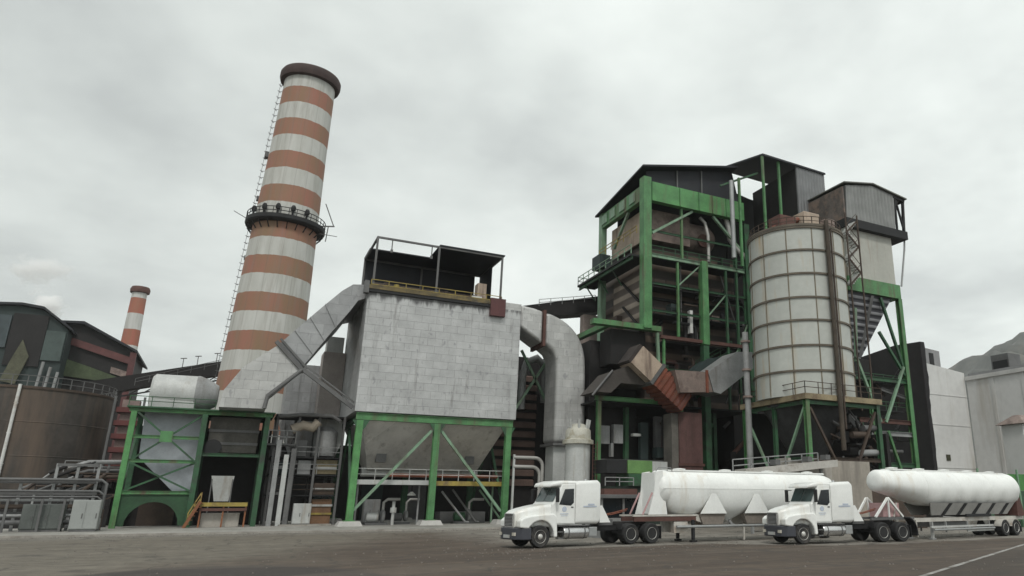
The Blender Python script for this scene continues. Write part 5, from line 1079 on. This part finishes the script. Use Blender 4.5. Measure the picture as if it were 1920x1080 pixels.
def make_tractor():
    t = thing('tractor_unit', 'white long nosed truck tractor', 'truck')
    b = MB()
    for y in (-.45, .36): b.box(.7, 9.3, y, y + .09, .74, 1.02)
    for x in (1.3, 3.4, 5.6, 7.2, 8.4): b.box(x, x + .12, -.355, .355, .78, .98)
    b.build('chassis', DARK, t)
    bp = [(0, -.62), (.06, -.85), (.28, -1.12), (.78, -1.24), (.84, -1.1), (.84, 1.1), (.78, 1.24), (.28, 1.12), (.06, .85), (0, .62)]
    MB().prism(bp, .42, 1.0, 'z').build('bumper', BUMPER, t, bevel=.04)
    MB().box(-.03, .0, -.34, .34, .5, .66).build('number_plate', LGREY, t)
    for y in (-.72, .72): MB().box(.0, .07, y - .17, y + .17, .62, .78).build('fog_lamp', LAMP, t)
    # hood and fenders
    b = MB(); b.loft([rrect(.12, .60, 1.0, 1.72, .12), rrect(.32, .70, .98, 1.86, .16), rrect(.75, .80, .98, 1.98, .2), rrect(1.4, .92, 1.0, 2.10, .2), rrect(2.08, 1.02, 1.0, 2.2, .2)]); b.build('hood', WHITE, t, smooth=50)
    MB().box(.07, .13, -.44, .44, 1.08, 1.66).build('grille', GRILLE, t)
    b = MB(); b.box(.05, .115, -.5, -.44, 1.03, 1.7); b.box(.05, .115, .44, .5, 1.03, 1.7); b.box(.05, .115, -.44, .44, 1.66, 1.71); b.box(.05, .115, -.44, .44, 1.03, 1.08); b.build('grille_surround', CHROME, t, bevel=.01)
    for s_ in (-1, 1):
        fp = [(.16, 1.02), (.16, 1.36), (.34, 1.50), (.8, 1.60), (1.5, 1.66), (2.12, 1.70), (2.3, 1.55), (2.36, .52), (2.16, .5)] + arc(1.35, .56, .80, 6, 150, 14)
        y0, y1 = (-1.2, -.70) if s_ < 0 else (.70, 1.2)
        MB().prism(fp, y0, y1).build('fender', WHITE, t, bevel=.07, seg=3)
        MB().box(.72, 2.0, -.69 if s_ < 0 else .55, -.55 if s_ < 0 else .69, .7, 1.35).build('wheel_arch', DARK, t)
        ya, yb = (-1.06, -.68) if s_ < 0 else (.68, 1.06)
        MB().hexa([(.18, ya, 1.12), (.34, ya, 1.12), (.34, yb, 1.12), (.18, yb, 1.12)], [(.17, ya, 1.34), (.4, ya, 1.4), (.4, yb, 1.4), (.17, yb, 1.34)]).build('headlight', LAMP, t, bevel=.02)
    # cab and sleeper
    cab = [(2.02, 1.12), (2.02, 2.2), (2.12, 2.24), (2.56, 3.1), (2.6, 3.2), (3.45, 3.24), (3.45, 1.12)]
    MB().prism(cab, -1.12, 1.12).build('cab', WHITE, t, bevel=.07, seg=3)
    b = MB(); b.loft([rrect(3.46, 1.14, 1.14, 3.30, .16), rrect(3.7, 1.2, 1.14, 3.40, .2), rrect(4.85, 1.22, 1.14, 3.46, .2), rrect(5.02, 1.16, 1.2, 3.38, .24)]); b.build('sleeper', WHITE, t, smooth=50)
    b = MB(); b.loft([rrect(1.98, .92, 3.08, 3.17, .04), rrect(2.1, 1.02, 3.08, 3.28, .08), rrect(2.6, 1.08, 3.12, 3.40, .12), rrect(3.46, 1.12, 3.12, 3.40, .14)]); b.build('roof_visor', WHITE, t, smooth=50)
    # windscreen: two panes lying on the sloped front of the cab
    def onscreen(y, u, off): x0, z0, x1, z1 = 2.13, 2.28, 2.53, 3.06; n_ = Vector((-(z1 - z0), 0, (x1 - x0))).normalized(); return (x0 + (x1 - x0) * u + n_.x * off, y, z0 + (z1 - z0) * u + n_.z * off)
    for ya, yb in ((-.98, -.03), (.03, .98)):
        MB().hexa([onscreen(ya, .04, .006), onscreen(yb, .04, .006), onscreen(yb, .96, .006), onscreen(ya, .96, .006)], [onscreen(ya, .04, .03), onscreen(yb, .04, .03), onscreen(yb, .96, .03), onscreen(ya, .96, .03)]).build('windscreen', WSCREEN, t)
    for s_ in (-1, 1):
        yo, yi = s_ * 1.15, s_ * 1.125
        d = MB().prism([(2.3, 1.2), (2.3, 2.28), (2.66, 3.04), (3.36, 3.06), (3.36, 1.2)], min(yo, yi), max(yo, yi)).build('door', WHITE, t, bevel=.012)
        g0, g1 = (s_ * 1.152, s_ * 1.165)
        MB().prism([(2.42, 2.16), (2.76, 2.95), (3.32, 2.98), (3.32, 2.26), (3.14, 2.10)], min(g0, g1), max(g0, g1)).build('side_window', GLASS, d)
        MB().box(3.16, 3.3, min(g0, g1), max(g0, g1) + 0, 1.98, 2.05).build('handle', MGREY, d)
        em = MB().lathe([(.14, g0), (.14, g1)], (2.75, 0, 1.92), 'y', 20); em.build('emblem', BLUE, d)
        em = MB().box(2.5, 3.0, min(g0, g1), max(g0, g1), 1.66, 1.7); em.box(2.56, 2.94, min(g0, g1), max(g0, g1), 1.57, 1.6); em.build('lettering_strip', BLUE, d)
        st = MB().box(3.9, 4.75, s_ * 1.222 if s_ > 0 else -1.235, 1.235 if s_ > 0 else -1.222, 2.02, 2.09); st.box(4.2, 4.6, s_ * 1.222 if s_ > 0 else -1.235, 1.235 if s_ > 0 else -1.222, 2.12, 2.2); st.build('lettering_strip', BLUE, t)
        m_ = MB(); m_.beam((2.35, s_ * 1.14, 2.95), (2.15, s_ * 1.42, 2.95), .04); m_.beam((2.35, s_ * 1.14, 2.3), (2.15, s_ * 1.42, 2.3), .04); m_.box(2.1, 2.22, s_ * 1.42 - .11, s_ * 1.42 + .11, 2.28, 2.98); m_.build('mirror', DARK, t, bevel=.02)
        # steps, tank, skirt
        MB().lathe([(.30, 2.75), (.325, 2.79), (.325, 4.25), (.30, 4.29)], (0, s_ * .92, .72), 'x', 28).build('fuel_tank', CHROME, t, smooth=40)
        for x in (3.0, 4.0): MB().lathe([(.335, x), (.335, x + .07)], (0, s_ * .92, .72), 'x', 28).build('tank_strap', MGREY, t)
        b = MB(); b.box(2.4, 4.3, min(s_ * .8, s_ * 1.18), max(s_ * .8, s_ * 1.18), 1.05, 1.1); b.box(2.4, 2.7, min(s_ * .9, s_ * 1.2), max(s_ * .9, s_ * 1.2), .42, .48); b.box(2.4, 2.7, min(s_ * .9, s_ * 1.2), max(s_ * .9, s_ * 1.2), .74, .8); b.build('step', MGREY, t)
        MB().box(4.36, 4.86, min(s_ * .7, s_ * 1.14), max(s_ * .7, s_ * 1.14), .5, .98).build('tool_box', GALV, t, bevel=.03)
        MB().prism([(5.04, 1.2), (5.04, 2.1), (5.2, 2.1), (5.75, 1.2)], min(s_ * 1.05, s_ * 1.1), max(s_ * 1.05, s_ * 1.1)).build('side_fairing', WHITE, t)
        MB().prism(arc(7.85, .52, 1.5, 155, 168, 3) + arc(7.85, .52, 1.44, 168, 155, 3), min(s_ * .7, s_ * 1.2), max(s_ * .7, s_ * 1.2)).build('mudguard', DARK, t)
        MB().box(9.22, 9.25, min(s_ * .65, s_ * 1.2), max(s_ * .65, s_ * 1.2), .25, .95).build('mud_flap', DARK, t)
        wheel(t, 1.35, s_ * 1.03, .56, .32, s_)
        for x in (7.1, 8.58): wheel(t, x, s_ * .92, .56, .6, s_)
    for x in (7.1, 8.58, 1.35): MB().tube([(x, -.9, .56), (x, .9, .56)], .12, 10).build('axle', DARK, t)
    MB().prism([(6.9, 1.04), (7.0, 1.2), (8.5, 1.2), (9.0, 1.04)], -.5, .5).build('fifth_wheel', NBLACK, t)
    MB().tube([(5.2, .85, .9), (5.2, .85, 3.3), (5.3, .85, 3.55)], .09, 12).build('exhaust_stack', CHROME, t, smooth=50)
    MB().lathe([(.16, 1.7), (.16, 2.7)], (5.2, .85, 0), n=16).build('exhaust_guard', GALV, t, smooth=40)
    b = MB(); b.tube([(5.05, -.3, 2.3), (5.8, -.3, 1.6), (6.6, -.2, 1.7), (7.6, -.1, 1.9)], .03, 6); b.tube([(5.05, .1, 2.3), (5.7, .1, 1.5), (6.6, 0, 1.6), (7.6, 0, 1.8)], .03, 6); b.build('air_hose', RUST, t)
    MB().box(5.4, 6.3, -.5, .5, 1.03, 1.35).build('battery_box', MGREY, t)
    return t
TR1, TR2 = (13.5, 39.12), (28.36, 35.21)
truck = make_tractor()
truck.location = (*TR1, .01); truck.rotation_euler = (0, 0, R(7)); truck.scale = (1.03, 1.03, 1.03); truck['label'] = 'left white long nosed truck with a high sleeper cab, seen almost side on'
truck['group'] = 'white truck tractors parked in the yard'
tr2 = copy_tree(truck); tr2.location = (*TR2, .01); tr2.rotation_euler = (0, 0, R(-5)); tr2['label'] = 'right white long nosed truck with its windscreen and grey grille turned towards us'

def tank_body(t, x0, x1, zc, r, front, rear):
    prof = [(.02, x0 - .05), (r * .5, x0), (r * .82, x0 + front * .35), (r * .97, x0 + front * .8), (r, x0 + front)]
    prof += [(r, x1 - rear), (r * .96, x1 - rear * .7), (r * .8, x1 - rear * .3), (r * .45, x1), (.02, x1 + .04)]
    MB().lathe(prof, (0, 0, zc), 'x', 48, cap=False).build('tank', TANKW, t, smooth=50)
    b = MB()
    n_ = 4
    for k in range(n_):
        x = x0 + (x1 - x0) * (k + .6) / (n_ + .2)
        h = MB().lathe([(.36, zc + r - .06), (.36, zc + r + .04), (.40, zc + r + .05), (.40, zc + r + .1), (.12, zc + r + .14)], (x, 0, 0), n=20).build('manhole_hatch', TANKW, t, smooth=40)
    b.box(x0 + 1, x1 - 1, -.5, -.46, zc + r * .93, zc + r * .98); b.box(x0 + 1, x1 - 1, .46, .5, zc + r * .93, zc + r * .98); b.box(x0 + 1, x1 - 1, -.46, .46, zc + r * .985, zc + r + .02); b.build('catwalk', TANKW, t)
    b = MB()
    for k in range(6):
        x = x0 + front + (x1 - x0 - front - rear) * (k + .5) / 6; MB().lathe([(r - .01, x - .02), (r + .012, x - .02), (r + .012, x + .02), (r - .01, x + .02)], (0, 0, zc), 'x', 48).build('weld_band', TANKW, t, smooth=40)
    pass
def rear_axles(t, xs, z_frame):
    for x in xs:
        for s_ in (-1, 1): wheel(t, x, s_ * .92, .56, .6, s_)
        MB().tube([(x, -.9, .56), (x, .9, .56)], .12, 10).build('axle', DARK, t)
    for s_ in (-1, 1):
        MB().box(xs[-1] + .68, xs[-1] + .71, min(s_ * .65, s_ * 1.2), max(s_ * .65, s_ * 1.2), .25, 1.0).build('mud_flap', DARK, t)
        pts = []
        for x in xs: pts += [(x + .62 * math.cos(R(a)), .51 + .62 * math.sin(R(a))) for a in range(165, 14, -15)]
        pin = [(px_ + (0), pz + .04) for px_, pz in pts[::-1]]
        MB().prism(pts + pin, min(s_ * .66, s_ * 1.2), max(s_ * .66, s_ * 1.2)).build('mudguard', DIRTYW, t)
# --- left trailer
t1 = thing('tank_trailer', 'left white bulk tank trailer with triangular side plates between its bellies', 'tank trailer')
t1['group'] = 'white bulk tank trailers'
tank_body(t1, -.3, 14.8, 3.16, 1.12, .5, 1.5)
def belly(xc, hl, hw, z, e_=.72, n=28):
    out = []
    for k in range(n):
        a_ = 2 * math.pi * k / n; c_, d_ = math.cos(a_), math.sin(a_)
        out.append((xc + hl * math.copysign(abs(c_) ** e_, c_), hw * math.copysign(abs(d_) ** e_, d_), z))
    return out
for x in (2.0, 5.45, 8.9, 12.2):
    b = MB(); b.loft([belly(x, hl, hw, z, e_) for hl, hw, z, e_ in ((1.735, 1.125, 3.16, .25), (1.73, 1.115, 2.75, .3), (1.66, 1.05, 2.42, .42), (1.60, .98, 2.12, .5), (1.42, .86, 1.86, .6), (1.02, .66, 1.62, .75), (.45, .34, 1.36, 1), (.22, .2, 1.1, 1))]); b.build('hopper_belly', TANKW, t1, smooth=60)
for s_ in (-1, 1):
    for x in (3.7, 7.15, 10.5):
        MB().prism([(x - 1.0, 1.66), (x + 1.0, 1.66), (x + .2, 2.85), (x - .12, 2.85)], min(s_ * 1.04, s_ * 1.1), max(s_ * 1.04, s_ * 1.1)).build('saddle_plate', TANKW, t1)
        MB().hexa([(x - .75, min(s_ * .55, s_ * .95), 1.02), (x + .75, min(s_ * .55, s_ * .95), 1.02), (x + .75, max(s_ * .55, s_ * .95), 1.02), (x - .75, max(s_ * .55, s_ * .95), 1.02)], [(x - 1.0, min(s_ * .5, s_ * .97), 1.63), (x + 1.0, min(s_ * .5, s_ * .97), 1.63), (x + 1.0, max(s_ * .5, s_ * .97), 1.63), (x - 1.0, max(s_ * .5, s_ * .97), 1.63)]).build('side_locker', DIRTYW if s_ > 0 else mat('dusty_brown_locker', (.22, .19, .165), .8, var=.3), t1)
    MB().box(-2.0, 2.6, min(s_ * .72, s_ * .86), max(s_ * .72, s_ * .86), 1.52, 1.62).build('top_flange', DIRTYW, t1)
    MB().box(-1.9, 2.5, min(s_ * .7, s_ * .84), max(s_ * .7, s_ * .84), 1.24, 1.5).build('gooseneck_rail', DRUST, t1)
    MB().prism([(2.52, 1.6), (2.8, 1.6), (4.0, .98), (12.2, .98), (12.2, .84), (3.9, .84), (2.52, 1.24)], min(s_ * .7, s_ * .82), max(s_ * .7, s_ * .82)).build('frame_rail', DIRTYW, t1)
    MB().box(2.15, 2.33, min(s_ * .8, s_ * .95), max(s_ * .8, s_ * .95), .12, 1.3).build('landing_leg', DARK, t1)
    MB().box(2.05, 2.45, min(s_ * .74, s_ * 1.0), max(s_ * .74, s_ * 1.0), .0, .1).build('landing_foot', DARK, t1)
    # front support plate
    MB().prism([(-.9, 1.63), (.4, 1.63), (.2, 3.0), (.1, 4.2), (-.42, 4.12), (-.5, 3.0)], min(s_ * .72, s_ * .84), max(s_ * .72, s_ * .84)).build('front_support', TANKW, t1)
    MB().beam((-1.3, s_ * .78, 1.63), (-.62, s_ * .78, 2.9), .08).build('support_strut', PINKP, t1)
    MB().box(.9, 1.9, min(s_ * .4, s_ * .8), max(s_ * .4, s_ * .8), .55, 1.2).build('hose_box', DIRTYW, t1)
MB().box(-.46, -.40, -.72, .72, 1.66, 4.1).build('front_bulkhead', TANKW, t1)
MB().tube([(-.2, -.5, 4.18), (.0, -.5, 4.4), (.9, -.5, 4.4), (1.0, -.5, 4.2)], .03, 6).build('grab_rail', GREY, t1)
MB().box(-.2, 14.2, -1.135, -1.115, 3.14, 3.2).build('side_seam', TANKW, t1)
MB().tube([(1.0, -.95, .9), (11.5, -.95, .9)], .09, 10).build('discharge_pipe', GALV, t1, smooth=40)
for x in (5.45, 8.9): MB().tube([(x, -.3, 1.2), (x, -.6, .95), (x, -.95, .9)], .1, 10).build('outlet_pipe', GREY, t1, smooth=50)
MB().beam((6.1, -.95, .05), (6.1, -.95, 1.0), .1).build('prop_stand', DIRTYW, t1)
rear_axles(t1, (11.6, 13.0), 1)
t1.location = (23.25, 40.1, .01); t1.rotation_euler = (0, 0, R(1))
# --- right trailer
t2 = thing('tank_trailer', 'right white bulk tank trailer with a slanted grey underside and open A frame front', 'tank trailer')
t2['group'] = 'white bulk tank trailers'
def hull2(x):
    f = min(1, max(0, (x - .3) / 4.4)); r = 1.2 * (.56 + .44 * min(1, max(0, (x - .2) / 3.6)) ** .7)
    top = 4.42 - (1.2 - r) * .15; zc = top - r; zb = 3.0 - .9 * f
    sc = 0 if x < 4.6 or x > 15.7 else abs(math.sin(math.pi * (x - 4.6) / 1.85))
    return r, zc, zb, (1 - sc) * f
def sec2(x, k=1.0, n=40):
    r, zc, zb, sc = hull2(x); out = []
    for i in range(n):
        a_ = 2 * math.pi * i / n; c_, d_ = math.cos(a_), math.sin(a_)
        if d_ >= 0: out.append((x, r * c_ * k, zc + r * d_ * k))
        else:
            dp = -d_; cc = math.copysign(abs(c_) ** (1 - .45 * min(1, max(0, (x - 2) / 3))), c_); out.append((x, r * cc * k * (1 - .10 * sc * dp), zc - (zc - zb) * k * dp * (1 - .06 * sc)))
    return out
b = MB(); xs_ = [.5 + .22 * i for i in range(72)]
b.loft([sec2(.2, .35), sec2(.24, .7), sec2(.36, .92)] + [sec2(x) for x in xs_] + [sec2(16.2, .97), sec2(16.42, .88), sec2(16.55, .6), sec2(16.6, .2)]); b.build('tank', TANKW, t2, smooth=60)
for k in range(5):
    x = 2.2 + k * 3.0; MB().lathe([(.36, 4.3), (.36, 4.46), (.40, 4.47), (.40, 4.52), (.12, 4.56)], (x, 0, 0), n=20).build('manhole_hatch', TANKW, t2, smooth=40)
MB().box(1.6, 15.6, -.4, .4, 4.36, 4.44).build('catwalk', TANKW, t2)
for x in (4.4, 8.2, 12.2): 
    b = MB(); ring = [(x - .025, py_ * 1.008, 3.22 + (pz - 3.22) * 1.01) for _, py_, pz in sec2(x)]; b.loft([ring, [(x + .025, py_, pz) for _, py_, pz in ring]]); b.build('weld_band', TANKW, t2, smooth=40)
UND = mat('grey_trailer_underside', (.30, .295, .28), .7, var=.2)
for s_ in (-1, 1):
    MB().hexa([(5.0, min(s_ * .7, s_ * .78), 1.5), (14.6, min(s_ * .7, s_ * .78), 1.5), (14.6, max(s_ * .7, s_ * .78), 1.5), (5.0, max(s_ * .7, s_ * .78), 1.5)], [(4.6, min(s_ * .98, s_ * 1.03), 2.3), (15.4, min(s_ * .98, s_ * 1.03), 2.3), (15.4, max(s_ * .98, s_ * 1.03), 2.3), (4.6, max(s_ * .98, s_ * 1.03), 2.3)]).build('valance', UND, t2)
    b = MB()
    for k in range(5):
        x = 6.0 + k * 1.85; b.hexa([(x, min(s_ * .79, s_ * .83), 1.48), (x + .4, min(s_ * .79, s_ * .83), 1.48), (x + .4, max(s_ * .79, s_ * .83), 1.48), (x, max(s_ * .79, s_ * .83), 1.48)], [(x + .8, min(s_ * 1.04, s_ * 1.06), 2.28), (x + 1.2, min(s_ * 1.04, s_ * 1.06), 2.28), (x + 1.2, max(s_ * 1.04, s_ * 1.06), 2.28), (x + .8, max(s_ * 1.04, s_ * 1.06), 2.28)])
    each(b, 'dark_stay', DARK, t2)
    MB().beam((-.9, s_ * .72, 1.45), (.35, s_ * .8, 2.6), .12).build('a_frame_leg', TANKW, t2); MB().beam((1.9, s_ * .72, 1.45), (.42, s_ * .8, 2.6), .12).build('a_frame_leg', TANKW, t2); MB().beam((.5, s_ * .72, 1.45), (.4, s_ * .8, 2.55), .09).build('a_frame_leg', TANKW, t2)
    MB().beam((1.2, s_ * .55, 1.45), (1.6, s_ * .55, 2.3), .07).build('front_strut', DIRTYW, t2)
    MB().box(-1.4, 3.0, min(s_ * .66, s_ * .8), max(s_ * .66, s_ * .8), 1.28, 1.44).build('gooseneck_rail', MGREY, t2)
    MB().box(3.02, 17.0, min(s_ * .6, s_ * .72), max(s_ * .6, s_ * .72), 1.1, 1.35).build('frame_rail', DIRTYW, t2)
    MB().box(4.4, 12, min(s_ * 1.0, s_ * 1.08), max(s_ * 1.0, s_ * 1.08), .72, .84).build('side_guard', LGREY, t2)
    MB().box(8.6, 12.0, min(s_ * 1.0, s_ * 1.08), max(s_ * 1.0, s_ * 1.08), .42, .52).build('side_guard', LGREY, t2)
    for x in (4.6, 6.2, 8.8, 11.6): MB().box(x, x + .1, min(s_ * .9, s_ * .99), max(s_ * .9, s_ * .99), .42, 1.1).build('guard_post', GREY, t2)
    MB().box(4.7, 4.88, min(s_ * .75, s_ * .9), max(s_ * .75, s_ * .9), .1, 1.1).build('landing_leg', LGREY, t2); MB().box(4.55, 5.0, min(s_ * .7, s_ * .95), max(s_ * .7, s_ * .95), .0, .09).build('landing_foot', GREY, t2)
    MB().prism(arc(1.75, .5, .95, 80, -12, 8) + arc(1.75, .5, .88, -12, 80, 8), min(s_ * .65, s_ * 1.2), max(s_ * .65, s_ * 1.2)).build('black_mudguard', DARK, t2)
    MB().box(2.72, 2.8, min(s_ * .7, s_ * 1.1), max(s_ * .7, s_ * 1.1), .2, 1.26).build('white_stay', DIRTYW, t2)
MB().box(.2, 1.9, -.5, .5, 1.46, 2.3).build('compressor_box', PINKP, t2)
b = MB(); b.prism([(15.9, 1.36), (17.0, 1.36), (16.5, 2.7), (16.0, 2.7)], -.9, .9); b.build('rear_support', DRUST, t2)
MB().box(5.2, 9.5, -.55, .55, .75, 1.08).build('under_tank', MGREY, t2)
MB().box(9.0, 12.2, -.9, .9, 1.38, 1.55).build('under_plate', DARK, t2)
MB().tube([(4.6, -1.12, .6), (12.0, -1.12, .6)], .07, 8).build('discharge_pipe', GALV, t2, smooth=40)
rear_axles(t2, (13.4, 14.9), 1)
t2.location = (36.1, 34.5, .01); t2.rotation_euler = (0, 0, R(7))
